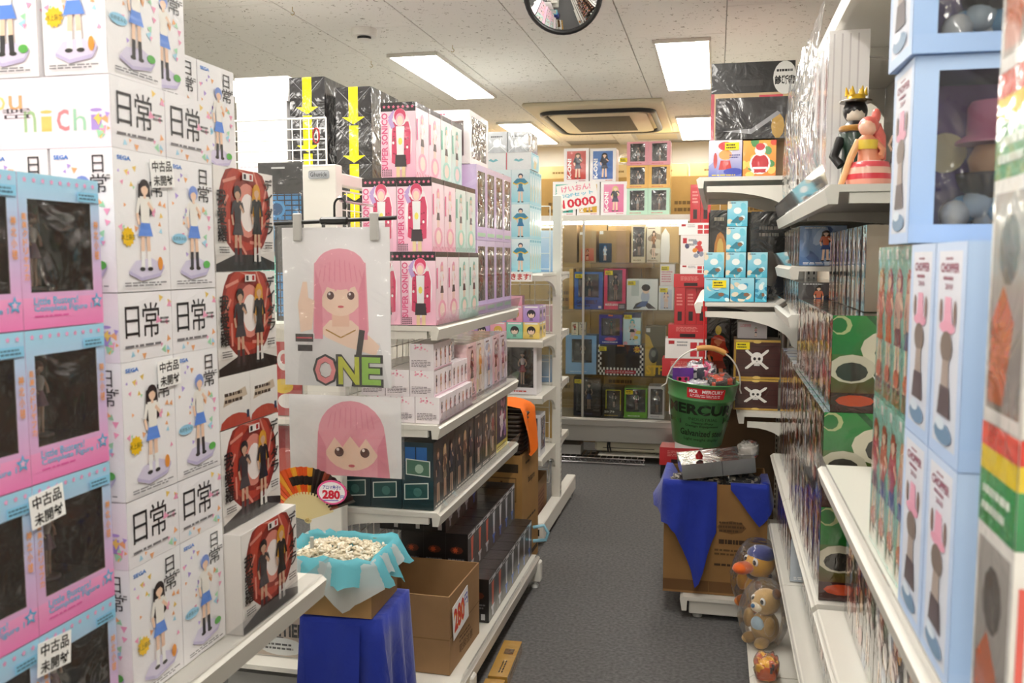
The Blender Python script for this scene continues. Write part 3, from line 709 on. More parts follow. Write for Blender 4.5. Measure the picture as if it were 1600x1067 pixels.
# lavender window boxes further along
def p_lav(P):
    P.rect(0,0,1,.16,'#cdb6e6','#d3bdea'); r = random.Random(3); P.rect(.1,.05,.9,.1,'#a9d8b8'); P.bars(.15,.03,.85,.05,1,'#8c6fb8',r)
p_lav.cols = ('#cbb3e4', '#e2d2f2')
def p_lavside(P):
    P.rect(0,0,1,1,'#c9b0e2','#dccbee')
    for u, v, q in ((.5,.85,.012),(.3,.35,.01),(.7,.55,.014)): P.star(u,v,q,'#e9dcf7'); P.star(u,v,q*.7,'#cdb6e6')
    P.poly([(0,.4),(1,.75),(1,.82),(0,.47)], '#ddcdf0')
LV = carton(.145,.2,.285,'#d3bfea',{'F':p_lav,'L':p_lavside},{'F':(.12,.18,.88,.92,.06,'#a49c9a')},m='wrapped',fig=('#8c7c90','#c9bccb','#8d8494','#8e8698'))
for lev, z in enumerate((1.2875, 1.5735)):
    for q in range(4):
        faceX(LV, -.892, 3.315+q*.1475, z, 'window_box', 'lavender window box with a blister figure, %s row beside the hooded girl boxes' % ('lower', 'upper')[lev], 'box', group='lavender window boxes')
# white window box on top
def p_white(P): P.rect(0,.86,1,1,'#f4f2f2','#fbfafa'); P.bars(.08,.9,.5,.95,1,'#e0708c',random.Random(2))
p_white.cols = ('#f6f2f0', '#fbfafa')
WB = carton(.16,.30,.20,'#f8f6f5',{'F':p_white},{'F':(.25,.15,.85,.8,.1,'#e7d9c8'),'R':(.1,.12,.9,.9,.06,'#dcd6d2')},m='wrapped',fig=None)
put(WB, 'window_box', 'white window box on top of the lavender and hooded girl boxes', 'box', -1.0, 3.46, 1.8605, .02)
# shelf 2: small white and pink boxes, then tall printed boxes
def p_petite(P):
    r = random.Random(8); P.rect(0,0,1,1,'#efe6ea','#f6f0f2')
    for _ in range(16): P.ell(r.uniform(.2,.8), .82+r.gauss(0,.07), .04, .03, r.choice(['#f2a8bd','#f7c9d6','#ea8ea9']), 6)
    P.bars(.08,.12,.92,.4,5,'#8d8288',r)
def p_petiteside(P):
    r = random.Random(9); P.rect(0,0,1,1,'#f1e3ea','#f7eff3')
    for i, (h_, t_, l_) in enumerate((('#4a3230','#3a3440','#7c3c3c'),('#d9b98a','#d98a6e','#c9a36e'),('#6b4640','#c26a70','#8c3f48'),('#3d3230','#b98a8e','#403a48'))): P.figure(.14+i*.24,.1,.72,h_,t_,l_,width=.95)
    P.line(0,.05,1,.05,.004,'#d8a9bb')
PB = carton(.082,.2,.087,'#f2e8ec',{'F':p_petite,'R':p_petiteside},m='wrapped')
for lev, cols in enumerate((3, 3, 1)):
    for c in range(cols):
        x = -.955-c*.0845+(.0, -.018, -.018)[lev]
        for q in range(2 if lev < 2 else 1):
            faceY(PB, x, 2.766+q*.203, .9635+lev*.0875, 'small_box', 'small white box with pink petal print, %s layer of the pile on the second shelf' % nm[lev], 'box', group='small pink petal boxes')
def p_generic(seed, c0, c1, hair, top, low, title='#ffffff', bgk=0):
    def fn(P):
        r = random.Random(seed); P.rect(0,0,1,1,c0,c1)
        for _ in range(7): P.ell(r.uniform(.1,.9), r.uniform(.15,.9), r.uniform(.08,.3), r.uniform(.05,.16), mixc(c0, r.choice([c1, hair, low, '#ffffff']), .45), 9, r.uniform(0,3))
        if bgk == 1:
            for i in range(9): P.line(.05, .1+i*.1, .95, .16+i*.1, .003, mixc(c0,'#ffffff',.4))
        P.figure(.5+r.uniform(-.06,.06),.1,.8,hair,top,low,width=min(1.3, .75*P.w/P.h*2.2),arm=r.randint(0,1))
        P.bars(.08,.03,.92,.085,2,title,r); P.bars(.1,.92,.6,.97,1,title,r)
    fn.cols = (c0, c1); return fn
tall = [('#e9a9b0','#f2d3d2','#3a2b30','#3c3438','#2f2a30'), ('#d9d0c4','#ece6dc','#d8b870','#e5a44a','#caa25c'), ('#cfd6e4','#e6eaf2','#c3b6b0','#a8b4d0','#7482a8'),
        ('#e7b6c0','#f4dce0','#332a2c','#54464c','#3b343a'), ('#dccfe2','#efe6f2','#8a6a58','#c7a0b8','#6a5670')]
y = 3.17
for i, tcol in enumerate(tall):
    w_ = (.13,.12,.13,.12,.13)[i]; g = p_generic(30+i, *tcol, title='#7a5a66', bgk=1 if i == 0 else 0)
    bx = carton(w_,.16,.222,tcol[0],{'F':g,'L':g,'R':g},m='clearcase')
    faceX(bx, -.892, y, .9635, 'figure_box', ['salmon pink figure box with a dark haired girl, beside the petal boxes', 'beige figure box with a golden dressed girl on the second shelf', 'pale blue grey figure box in the second shelf row', 'rose figure box with a dark coat girl on the second shelf', 'pale lilac figure box at the end of the second shelf'][i], 'box'); y += w_+.0025
LBX = carton(.06,.09,.072,'#cfe8ee',{'F':p_generic(41,'#bfe3ec','#e2f3f6','#5a4038','#c85050','#404048'),'R':p_generic(42,'#d6e9ee','#eef6f8','#403030','#4a6a9a','#303038')},m='wrapped')
put(LBX, 'small_box', 'small pale blue box standing on the petal boxes of the second shelf', 'box', -.96, 3.09, .9635+.0875*2+.0005, .05)
# shelf 3: dark teal photo boxes and dark figure boxes
def p_teal(P):
    r = random.Random(14); P.rect(0,0,1,1,'#0d2a2e','#15313f')
    P.rect(.1,.72,.8,.93,'#1f5aa0','#2a6cb4'); P.rect(.42,.72,.46,.93,'#12304e')
    for u, v, a in ((.12,.52,-.03),(.06,.14,.03)):
        q = lambda x, y: (u+x*.78, v+y*.24+a*x)
        P.poly([q(0,0),q(1,0),q(1,1),q(0,1)], '#d5dcd4'); P.poly([q(.04,.06),q(.96,.06),q(.96,.94),q(.04,.94)], '#49705c' if v > .3 else '#1d4a47'); P.ell(*q(.55,.45), .14, .07, '#9db8a4' if v > .3 else '#3f6d68', 10)
def p_tealside(P):
    P.rect(0,0,1,1,'#2c2a2a','#4b4540')
    for i, (h_, t_, l_) in enumerate((('#6b4a34','#2a2a30','#33333c'),('#c9a878','#6a4a38','#8a7458'),('#3c2c28','#3c3c48','#26262c'))): P.figure(.2+i*.3,.04,.86,h_,t_,l_,width=.9,skin='#caa387')
    P.bars(.05,.02,.95,.07,1,'#cfc8bc',random.Random(4))
TB = carton(.108,.25,.226,'#12292f',{'F':p_teal,'R':p_tealside,'L':p_tealside},m='wrapped')
for c in range(3):
    for q in range(2 if c == 0 else 1):
        faceY(TB, -1.002-c*.110, 2.763+q*.253, .6735, 'figure_box', 'dark teal box with small photos on its front, on the third shelf' if q == 0 else 'dark box with standing figures on its side, behind the teal photo box', 'box', group='dark teal photo boxes')
drk = [('#22201f','#3d3632','#5a4030','#2a2a30','#3a3a44'), ('#2b2a2e','#46403c','#c8a878','#5a4a40','#8a7a60'), ('#4a3b2c','#6b5a46','#3a2a24','#a84a3c','#4a3a34')]
y = 3.28
for i, tcol in enumerate(drk):
    bx = carton(.115,.16,.232,tcol[0],{'F':p_generic(50+i,*tcol,title='#d8d0c4'),'L':p_teal},m='wrapped')
    faceX(bx, -.895, y, .6735, 'figure_box', 'dark figure box, number %s after the teal photo boxes on the third shelf' % ('one','two','three')[i], 'box'); y += .118
def p_manga(P):
    r = random.Random(15); P.rect(0,0,1,1,'#d8c64a','#e8dc78'); P.rect(.08,.14,.92,.94,'#3b2c44','#54405c')
    for _ in range(14): P.ell(r.uniform(.2,.8), r.uniform(.25,.85), .1, .06, r.choice(['#d8a0c0','#8a6ab0','#e8d0dc','#b04a70']), 8, r.uniform(0,3))
    P.star(.5,.52,.05,'#efe6ea'); P.bars(.1,.03,.9,.1,2,'#4a3a20',r)
MBX = carton(.22,.12,.262,'#d8c64a',{'F':p_manga,'L':p_side('#b9a93e','#d6c65c')},m='wrapped')
faceX(MBX, -.9, 3.64, .6735, 'figure_box', 'yellow framed box with a purple star picture at the end of the third shelf', 'box')
# base shelf: black toy cartons with orange, white and blue swords
def p_sword(k):
    def fn(P):
        r = random.Random(k); P.rect(0,0,1,1,'#141315','#1c1b1d'); P.rect(.05,.88,.95,.97,'#d8d8da'); P.rect(.1,.9,.5,.95,'#2a2a2e')
        c = ('#e0562b','#d9d9de','#c8c8d0')[k]
        P.poly([(.38,.84),(.72,.86),(.62,.3),(.46,.3)], c); P.poly([(.3,.3),(.78,.3),(.7,.22),(.4,.2)], '#cfd0d4' if k == 0 else '#2c63c0'); P.rect(.44,.06,.62,.22,'#b9bbc2' if k == 0 else '#2c63c0')
    return fn
def p_swordend(P):
    r = random.Random(5); P.rect(0,0,1,1,'#121113','#1a191b')
    for i in range(3):
        a = i/3; P.rect(a,0,a+.012,1,'#2c2b2e'); P.ell(a+.17,.62,.1,.09,'#5a2a1c',8); P.star(a+.15,.62,.013,'#c0532e',7,.5); P.bars(a+.04,.3,a+.3,.44,2,'#6a6a70',r); P.rect(a+.22,.06,a+.28,.2,'#c9c9cc')
SW = [carton(.112,.26,.165,'#161517',{'F':p_sword(k),'L':p_swordend,'B':p_sword(k)},m='wrapped') for k in range(3)]
for lev in range(3):
    for q in range(12):
        if lev == 2 and q > 3: continue
        y = 3.125+q*.1135
        if y+.112 > 3.925: continue
        xf = -.80 if lev == 0 else (-.88 if lev == 1 else -.965)
        k = (0 if q < 3 else (1 if q < 5 else 2)) if lev else (0 if q < 2 else (1 if q < 5 else 2))
        faceX(SW[k], xf, y, .152+lev*.166, 'toy_carton', 'black toy carton with %s sword print, %s layer on the base shelf' % (('an orange', 'a white', 'a silver and blue')[k], nm[lev]), 'carton', group='black sword toy cartons')
# boxes and bags on top / behind the end post
def p_arrow(P):
    r = random.Random(21); P.rect(0,0,1,1,'#1f1e20','#2a292b')
    for a in ((0,0,.5,.5),(1,0,.5,.5),(0,1,.5,.5),(1,1,.5,.5)): P.line(*a,.0035,'#6d6d70')
    P.poly([(.37,1),(.63,1),(.63,.22),(.82,.22),(.5,.03),(.18,.22),(.37,.22)], '#f2df12'); P.bars(.42,.6,.58,.7,2,'#b8a80e',r)
AR = carton(.146,.30,.146,'#232224',{'F':p_arrow,'R':p_side('#2c2b2d','#3a393b')},m='clearcase')
TOPZ = 1.2875
# a low carton base on the rear side of B lifts the arrow boxes
for c, (px, ptop, yy, n) in enumerate(((452, 122, 3.30, 5), (524, 137, 3.30, 5))):
    x0, zt = PY(px, ptop, yy)
    for k in range(n):
        zz = zt-.146-k*.1465
        if zz < TOPZ: break
        zl = zz
    off = zl-TOPZ
    base = carton(.13,.29,off-.0005,'#2b2a2c',{'F':p_side('#252426','#2b2a2c')},m='wrapped')
    faceY(base, x0+.002, yy, TOPZ, 'carton', 'low black carton under the %s stack of yellow arrow boxes' % ('taller', 'shorter')[c], 'carton')
    for k in range(n):
        zz = zl+k*.1465
        if zz+.14 > zt+.02: break
        faceY(AR, x0, yy, zz, 'arrow_box', 'black shrink wrapped box with a yellow down arrow, %s' % ('stack beside the white cartons', 'stack beside the hooded girl boxes')[c], 'box', group='yellow arrow boxes')
# plain white cartons
wx0, wz1 = PY(366, 122, 3.34); wx1, wzm = PY(450, 158, 3.34)
WC1 = carton(wx1-wx0-.012,.3,wzm-1.6,'#f3f0ee',{'F':lambda P: (P.bars(.05,.5,.95,.53,1,'#dfc7cf',random.Random(3)))}); WC2 = carton(wx1-wx0,.3,wz1-wzm-.001,'#f6f3f1')
GR = carton(wx1-wx0-.02,.3,1.6-TOPZ-.0015,'#62c4b4',{'F':lambda P: (P.rect(0,0,1,1,'#58bcae','#6fcabb'), P.ell(.5,.72,.16,.12,'#e9b7c0',10), P.bars(.36,.66,.64,.78,2,'#d0706e',random.Random(4)))},m='wrapped')
faceY(GR, wx0+.01, 3.34, TOPZ, 'carton', 'mint green carton with a pink badge under the white cartons', 'carton')
faceY(WC1, wx0+.006, 3.34, 1.6-.0005, 'carton', 'tall plain white carton behind the wire grid', 'carton')
faceY(WC2, wx0, 3.34, wzm+.0003, 'carton', 'flat plain white carton on top of the tall white one', 'carton')
# black bags with blue print hung left of the post
def bag(name, label, x0, x1, z0, z1, Y, th, draw, cat='bag', group=None, wrap=True, m='print', tilt=0):
    w, h = x1-x0, z1-z0; t = thing(name, label, cat, ((x0+x1)/2, Y, z0), tilt, group)
    n = 10; mb = MB(); fr_ = []
    for side in (-1, 1):
        rows = []
        for i in range(n+1):
            v = i/n; row = []
            for j in range(n+1):
                u = j/n; e = (1-abs(2*u-1)**4)*(1-abs(2*v-1)**6)
                row.append((-w/2+u*w, side*(th/2*e if side > 0 else th*.08), v*h))
            rows.append(row if side > 0 else row[::-1])
        mb.grid(rows, '#f1f0ee')
    f = lambda u, v, o: (-w/2+u*w, -th*.08-.0004-o, v*h); draw(Paint(mb, f, w, h)); mb.build('cover', m, t)
    if wrap:
        mb = MB(); e = .012; r = random.Random(int(w*9999)); rows = []
        for i in range(15):
            row = []
            for j in range(15):
                u, v = j/14, i/14; row.append((-w/2-e+(w+2*e)*u, -th*.08-.006-.006*noise.noise(Vector((u*5, v*5, w*40))), (h+e)*v))
            rows.append(row)
        mb.grid(rows); mb.build('clear_wrap', 'film', t)
    return t
def p_blackblue(P):
    P.rect(0,0,1,1,'#17181a','#1d1e20'); P.rect(.05,.05,.95,.5,'#2f8fd0')
    for i in range(6): P.line(.05,.08+i*.08,.95,.08+i*.08,.004,'#14222e'); P.line(.1+i*.16,.05,.1+i*.16,.5,.004,'#14222e')
    P.ell(.4,.26,.2,.14,'#3f9fdc',12); P.ell(.4,.26,.14,.1,'#1f5f92',12); P.rect(.3,.9,.6,.93,'#d9d9d9')
for px0, px1, pt, pb, yy, lb in ((404, 476, 255, 352, 2.80, 'black bag with blue grid print beside the end post, upper'), (430, 500, 350, 502, 2.79, 'black bag with blue grid print, hung below the upper bag'), (418, 438, 255, 400, 2.95, 'black bag behind the upper blue grid bag')):
    x0, z1 = PY(px0, pt, yy); x1, z0 = PY(px1, pb, yy)
    if x1 > -1.27 and yy < 2.9: x1 = min(x1, -1.312)
    bag('printed_bag', lb, x0, x1, max(z0, 1.292), z1, yy, .05, p_blackblue, m='wrapped')
def p_redwhite(P):
    P.rect(0,0,1,1,'#b01c22','#c4282c'); P.ell(.5,.75,.2,.14,'#f1efec'); P.ell(.45,.4,.3,.1,'#e8c83a'); P.ell(.55,.2,.25,.1,'#f1efec'); P.ell(.5,.77,.1,.07,'#c4282c')
bag('printed_bag', 'red and white bag on the shelf behind the hanging pillow covers', -1.50, -1.37, .965, 1.22, 2.80, .06, p_redwhite, m='wrapped')
bag('printed_bag', 'dark red bag on the third shelf behind the fan', -1.52, -1.36, .675, .93, 2.80, .06, lambda P: (P.rect(0,0,1,1,'#8c1c20','#a02428'), P.ell(.5,.5,.3,.2,'#d05a50')), m='wrapped')
# hooks on the back grid
for zz in (1.70,):
    mb = MB(); mb.tube([(0,0,0),(.09,0,-.01),(.105,0,.012)], .004, 8, '#161616'); mb.tube([(.03,0,.02),(.055,0,-.05),(.05,0,-.16)], .007, 8, '#161616'); o = mb.build('grid_hook', 'black_plastic', None, (BXS+.002, 2.95, zz)); tag(o, 'black hook on the wire grid behind the end post', 'hook')
mb = MB(); mb.tube([(0,0,.0)]+[(.012*math.sin(a), 0, -.026+.026*math.cos(a)) for a in [k*PI/8 for k in range(1,16)]], .003, 8, '#a01c20', closed=True)
gx, gz = PY(493, 200, 2.99); tag(mb.build('ring_clip', 'vinyl', None, (gx, 2.9935, gz)), 'small red clip hung on the white wire grid', 'clip')

# ------------------------------------------------------------------ hanging pillow covers at the end of B
def p_portrait(full):
    def fn(P):
        P.rect(0,0,1,1,'#f0eff1','#f6f5f6')
        hair, hair2, sk = '#f2a9ba', '#e993a8', '#f8dcc8'
        if full:
            P.poly([(.3,.78),(.28,.34),(.40,.22),(.48,.3),(.62,.3),(.74,.24),(.80,.36),(.78,.78)], hair)
            P.poly([(.12,.0),(.14,.18),(.26,.32),(.44,.36),(.70,.30),(.9,.28),(.98,.0)], '#e3e2e4'); P.poly([(.44,.42),(.64,.42),(.84,.30),(.90,.26),(.86,.2),(.6,.25),(.4,.31),(.34,.35)], sk)
            P.poly([(.46,.5),(.62,.5),(.62,.38),(.46,.38)], '#f0c9b2')
            P.ell(.54,.60,.21,.155,sk,20); P.ell(.54,.74,.24,.13,hair,20)
            P.poly([(.31,.76),(.36,.55),(.44,.66),(.5,.6),(.55,.67),(.62,.6),(.66,.66),(.73,.55),(.78,.76),(.54,.84)], hair); [P.line(.36+.045*k,.80-.004*abs(k-4)**2,.335+.052*k,.66,.0025,hair2) for k in range(9)]; P.poly([(.31,.74),(.29,.3),(.37,.3),(.37,.6)], hair2); P.poly([(.77,.74),(.79,.3),(.71,.3),(.71,.6)], hair2)
            for u in (.45,.64): P.ell(u,.575,.034,.026,'#5c3430',12); P.ell(u-.01,.585,.011,.009,'#f6eeee',8)
            P.ell(.545,.505,.03,.008,'#d8606a',8)
            P.poly([(.16,.34),(.14,.52),(.19,.66),(.23,.66),(.24,.56),(.30,.54),(.27,.36)], sk); P.rect(.11,.28,.28,.33,'#2a2022'); P.rect(.13,.22,.27,.26,'#2a2022'); P.rect(.12,.30,.27,.31,'#c43a4c')
            P.line(.40,.36,.54,.31,.004,'#b98a3a'); P.line(.54,.31,.68,.36,.004,'#b98a3a'); P.line(.74,.36,.66,.0,.018,'#302c2e')
            for t, u0, u1, c in (('O',.28,.50,'#ee9096'),('N',.50,.72,'#c9cf38'),('E',.72,.92,'#9acb52')):
                P.txt(t,u0-.01,.0,u1+.012,.205,'#2a2a2c',.06); P.txt(t,u0+.012,.014,u1-.012,.19,c,.03)
        else:
            P.ell(.56,.52,.30,.42,hair,24); P.poly([(.26,.55),(.24,.0),(.90,.0),(.86,.55)], hair); P.ell(.56,.34,.24,.27,sk,20)
            P.poly([(.27,.55),(.31,.26),(.41,.48),(.48,.36),(.55,.50),(.63,.36),(.69,.48),(.80,.26),(.85,.55),(.56,.86)], hair); P.poly([(.26,.55),(.24,.0),(.33,.0),(.33,.36)], hair2); P.poly([(.86,.55),(.90,.0),(.79,.0),(.79,.36)], hair2)
            [P.line(.38+.045*k,.86-.006*abs(k-4)**2,.35+.052*k,.6,.0025,hair2) for k in range(9)]
            for u in (.45,.68): P.ell(u,.30,.042,.06,'#5c3430',12); P.ell(u-.012,.33,.014,.02,'#f6eeee',8)
            P.ell(.56,.13,.03,.02,'#d8707a',8)
    return fn
PYL = 2.46
x0, z1 = PY(441, 356, PYL); x1, z0 = PY(612, 606, PYL); x0b, z1b = PY(452, 613, PYL+.015); x1b, z0b = PY(628, 748, PYL+.015)
bag('pillow_cover', 'tall white pillow cover with a pink haired girl and the word ONE', x0, x1, z0, z1, PYL, .03, p_portrait(True), 'pillow cover')
bag('pillow_cover', 'short white pillow cover with a pink haired face, hung behind the paper fan', x0b, x1b, z0b, z1b-.004, PYL+.015, .03, p_portrait(False), 'pillow cover')
t = thing('clip_hanger', 'black clip hanger with two grey clips holding the tall pillow cover', 'hanger', ((x0+x1)/2, PYL-.004, z1+.012))
mb = MB(); mb.tube([(-.19,0,0),(.19,0,.014)], .006, 8); mb.build('bar', 'black_plastic', t)
mb = MB(); mb.box(-.045,-.012,-.004,.045,.012,.018,'#181818',.006); mb.build('hub', 'black_plastic', t)
mb = MB(); mb.tube([(.0,0,.016),(.0,0,.05)]+[(.018-.018*math.cos(a), 0, .05+.022*math.sin(a)) for a in [k*PI/8 for k in range(1,10)]], .0035, 8); mb.build('hook', 'black_plastic', t)
for sx in (-.115, .125):
    mb = MB(); mb.box(sx-.013,-.012,-.052,sx+.013,-.0,.03,'#b9b7b2',.003); mb.build('clip', 'plain', t)
mb = MB(); mb.tube([(0,0,0),(0,-.255,.0),(0,-.265,.01)], .004, 8); o = mb.build('hanger_arm', 'chrome', None, (t.location.x+.01, 2.735, t.location.z+.066)); tag(o, 'chrome arm on the end post that carries the clip hanger', 'display arm')

# ================================================================== THE GAP BETWEEN A AND B
SX0, SX1, SY0, SY1, SZ = -1.105, -.872, 2.215, 2.45, .52
def drape(name, label, x0, x1, y0, y1, z1, z0, amp, m, seed, cat, n=16):
    """a cloth over a box shape, folds grow towards the hem"""
    t = MB(); r = random.Random(seed); per = []
    for k in range(n): per.append((x0+(x1-x0)*k/n, y0, 0, -1))
    for k in range(n): per.append((x1, y0+(y1-y0)*k/n, 1, 0))
    for k in range(n): per.append((x1-(x1-x0)*k/n, y1, 0, 1))
    for k in range(n): per.append((x0, y1-(y1-y0)*k/n, -1, 0))
    N = len(per); ph = [r.uniform(-1, 1) for _ in range(N)]; rows = []
    cx, cy = (x0+x1)/2, (y0+y1)/2
    rows.append([(cx, cy, z1) for _ in per]); rows.append([(cx+(x-cx)*.92, cy+(y-cy)*.92, z1+.001) for x, y, a, b in per])
    for i in range(9):
        s = i/8; row = []
        for k, (x, y, a, b) in enumerate(per):
            q = amp*s*(.7+.5*math.sin(k*2*PI/9.0+seed)+.5*math.sin(k*2*PI/5.3+1.3*seed)+.15*ph[k])
            cor = 1.4 if k % n in (0, 1, n-1) else 1
            row.append((x+a*(.004+q*cor)+(amp*.8*s*math.copysign(1, x-cx) if k % n == 0 else 0), y+b*(.004+q*cor), z1-(z1-z0)*s))
        rows.append(row)
    t.grid(rows, closed=True); o = t.build(name, m); return tag(o, label, cat)
t = thing('stool', 'low square stool hidden under the blue cloth', 'stool', ((SX0+SX1)/2, (SY0+SY1)/2, 0))
hx, hy = (SX1-SX0)/2, (SY1-SY0)/2
mb = MB(); mb.box(-hx,-hy,SZ-.03,hx,hy,SZ-.001,'#8a6a48',.002); mb.build('seat', 'cardboard', t)
for a in (-1, 1):
    for b in (-1, 1):
        mb = MB(); mb.box(a*(hx-.02)-.014,b*(hy-.02)-.014,0,a*(hx-.02)+.014,b*(hy-.02)+.014,SZ-.0305,'#8a6a48'); mb.build('leg', 'cardboard', t)
drape('table_cloth', 'royal blue cloth draped over a stool in front of the open price box', SX0, SX1, SY0, SY1, SZ+.003, .03, .034, 'blue_cloth', 3, 'cloth')
mb = MB(); rows = []
for i in range(8):
    s = i/7; rows.append([(SX0+.01+.17*u+.03*s*(1-u), SY0-.012-.030*s-.004*math.sin(u*9+s*3), SZ-.012-.25*s+.012*math.sin(u*5)*s) for u in [k/9 for k in range(10)]])
mb.grid(rows); o = mb.build('cloth_flap', 'blue_cloth'); o.parent = bpy.data.objects['table_cloth']
# small open carton on the stool, with tissue, scented beads and a paper fan
def open_carton(name, label, w, d, h, x, y, z, rz=0, col='#a37f52', th=.004, draw=None, cat='carton'):
    t = thing(name, label, cat, (x, y, z), rz); mb = MB(); c2 = mixc(col, '#000000', .12)
    mb.box(-w/2,-d/2,0,w/2,d/2,th,col)
    for a in ((-w/2,-d/2,w/2,-d/2+th),(-w/2,d/2-th,w/2,d/2),(-w/2,-d/2+th,-w/2+th,d/2-th),(w/2-th,-d/2+th,w/2,d/2-th)): mb.box(a[0],a[1],th,a[2],a[3],h,col)
    if draw: draw(mb, w, d, h)
    mb.build('carton_body', 'cardboard', t); return t
BX, BY, BZ = -1.03, 2.315, SZ+.007; BW, BD, BH = .265, .22, .155
open_carton('open_carton', 'small brown open carton on the blue cloth, lined with tissue', BW, BD, BH, BX, BY, BZ, R(2))
def tissue_skirt(name, m, seed, amp, len0, tips, rise, parent=None):
    mb = MB(); r = random.Random(seed); w, d = BW/2, BD/2; per = []; n = 14
    for k in range(n): per.append((-w+2*w*k/n, -d, 0, -1))
    for k in range(n): per.append((w, -d+2*d*k/n, 1, 0))
    for k in range(n): per.append((w-2*w*k/n, d, 0, 1))
    for k in range(n): per.append((-w, d-2*d*k/n, -1, 0))
    N = len(per); rows = [[], [], []]; hang = []
    for k in range(N):
        L = len0
        for tk, tl, tw in tips: L = max(L, tl*(1-abs(((k-tk+N/2) % N)-N/2)/tw))
        hang.append(L)
    for k, (x, y, a, b) in enumerate(per):
        rows[0].append((x*.72, y*.72, BH-.055)); rows[1].append((x*.90, y*.90, BH-.01+rise*r.random())); rows[2].append((x*1.02+a*.006, y*1.02+b*.006, BH+.006+rise*r.random()))
    for i in range(1, 6):
        s = i/5; rows.append([(x*1.02+a*(.008+amp*s*(1+.6*math.sin(k*1.15+seed))), y*1.02+b*(.008+amp*s*(1+.6*math.sin(k*1.15+seed))), BH+.004-hang[k]*s+.006*math.sin(k*1.9+i)) for k, (x, y, a, b) in enumerate(per)])
    mb.grid(rows, closed=True); o = mb.build(name, m, parent, (BX, BY, BZ)); o.rotation_euler = (0,0,R(2)); return o
tag(tissue_skirt('tissue_paper', 'white_tissue', 5, .020, .05, [(10.5,.145,7),(30,.09,7)], .004), 'white translucent tissue hanging over the small open carton', 'tissue')
tag(tissue_skirt('tissue_paper', 'cyan_tissue', 2, .030, .06, [(5,.115,8),(15,.08,6),(22,.10,6),(40,.1,9)], .012), 'turquoise tissue paper spilling over the small open carton', 'tissue')
mb = MB(); r = random.Random(8)
for _ in range(520):
    u, v = r.uniform(-1, 1), r.uniform(-1, 1)
    zc = BH-.012+.030*(1-u*u)*(1-v*v)+r.uniform(-.004,.004); c = Vector((u*BW*.42, v*BD*.42, zc)); a = r.uniform(0, PI); b_ = r.uniform(-.5,.5)
    dv = Vector((math.cos(a)*math.cos(b_), math.sin(a)*math.cos(b_), math.sin(b_)))*r.uniform(.006,.010)
    mb.tube([c-dv, c+dv], r.uniform(.003,.0045), 6, r.choice(['#e9dfc8','#f2ead8','#d9ccb0','#e3d6bc']))
mb.lathe([(.0,0),(BW*.4,.0)], 16, (0,0,BH-.03), '#d9ccb0', cap=False)
o = mb.build('scented_chips', 'plain', None, (BX, BY, BZ)); o['kind'] = 'stuff'; tag(o, 'pale cream scented wood chips heaped in the tissue lined carton', 'wood chips')
# fan
fx, fz = PY(481, 808, 2.26); t = thing('paper_fan', 'open folding fan, orange and black print on pale bamboo ribs', 'fan', (fx, 2.262, fz-.005)); t.rotation_euler = (R(8), R(-14), 0)
NR = 22; A0, A1 = R(8), R(150); r_in, r_out, rib = .075, .155, .012
leaf = MB()
for k in range(NR):
    for hf in (0, 1):
        a = A0+(A1-A0)*(k+hf*.5)/NR; b = A0+(A1-A0)*(k+hf*.5+.5)/NR; ya, yb = (0, -.005) if hf == 0 else (-.005, 0)
        for (q0, q1) in ((0,.34),(.34,.67),(.67,1)):
            f = (k+.5)/NR; m_ = (q0+q1)/2
            col = '#2a1e18' if f < .42 or (f < .62 and m_ > .2 and m_ < .75) else ('#e2581c' if (k*7+int(q0*9)) % 3 else '#f0a92a')
            if f < .36 and (k+int(q0*10)) % 4 == 0: col = '#8a3a24'
            R0, R1 = r_in+(r_out-r_in)*q0, r_in+(r_out-r_in)*q1
            leaf.face([(math.cos(a)*R0, ya, math.sin(a)*R0), (math.cos(a)*R1, ya, math.sin(a)*R1), (math.cos(b)*R1, yb, math.sin(b)*R1), (math.cos(b)*R0, yb, math.sin(b)*R0)], col)
leaf.build('fan_leaf', 'print', t)
ribm = MB(); ribm.box(-.012,-.0012,-.003,r_in+.004,.0012,.003,'#ecd9a2'); 
ribme = MB(); ribme.poly = None; pr = [(-.012,-.003),(r_in*.55,-.005),(r_in+.006,-.0055),(r_in+.006,.0055),(r_in*.55,.005),(-.012,.003)]
rb = MB(); rb.prism(pr, lambda a, b, q: (a, -.0015 if q == 0 else .0005, b), '#ecd9a2'); ribmesh = rb.mesh('fan_rib', 'plain')
for k in range(NR+1):
    o = inst('fan_rib', ribmesh, t, (0, .0-.00018*k, 0), (0, -(A0+(A1-A0)*k/NR), 0))
mb = MB(); mb.tube([(0,.006,0),(0,-.012,0)], .005, 8, '#b9a36a'); mb.build('pivot', 'plain', t)
mb = MB(); mb.tube([(0,0,-.06),(0,0,.01)], .006, 8, '#b9b7ae'); o = mb.build('fan_stand', 'plain', None, (fx+.004, 2.274, BZ+BH+.03)); tag(o, 'short grey peg holding the paper fan in the chips', 'peg')
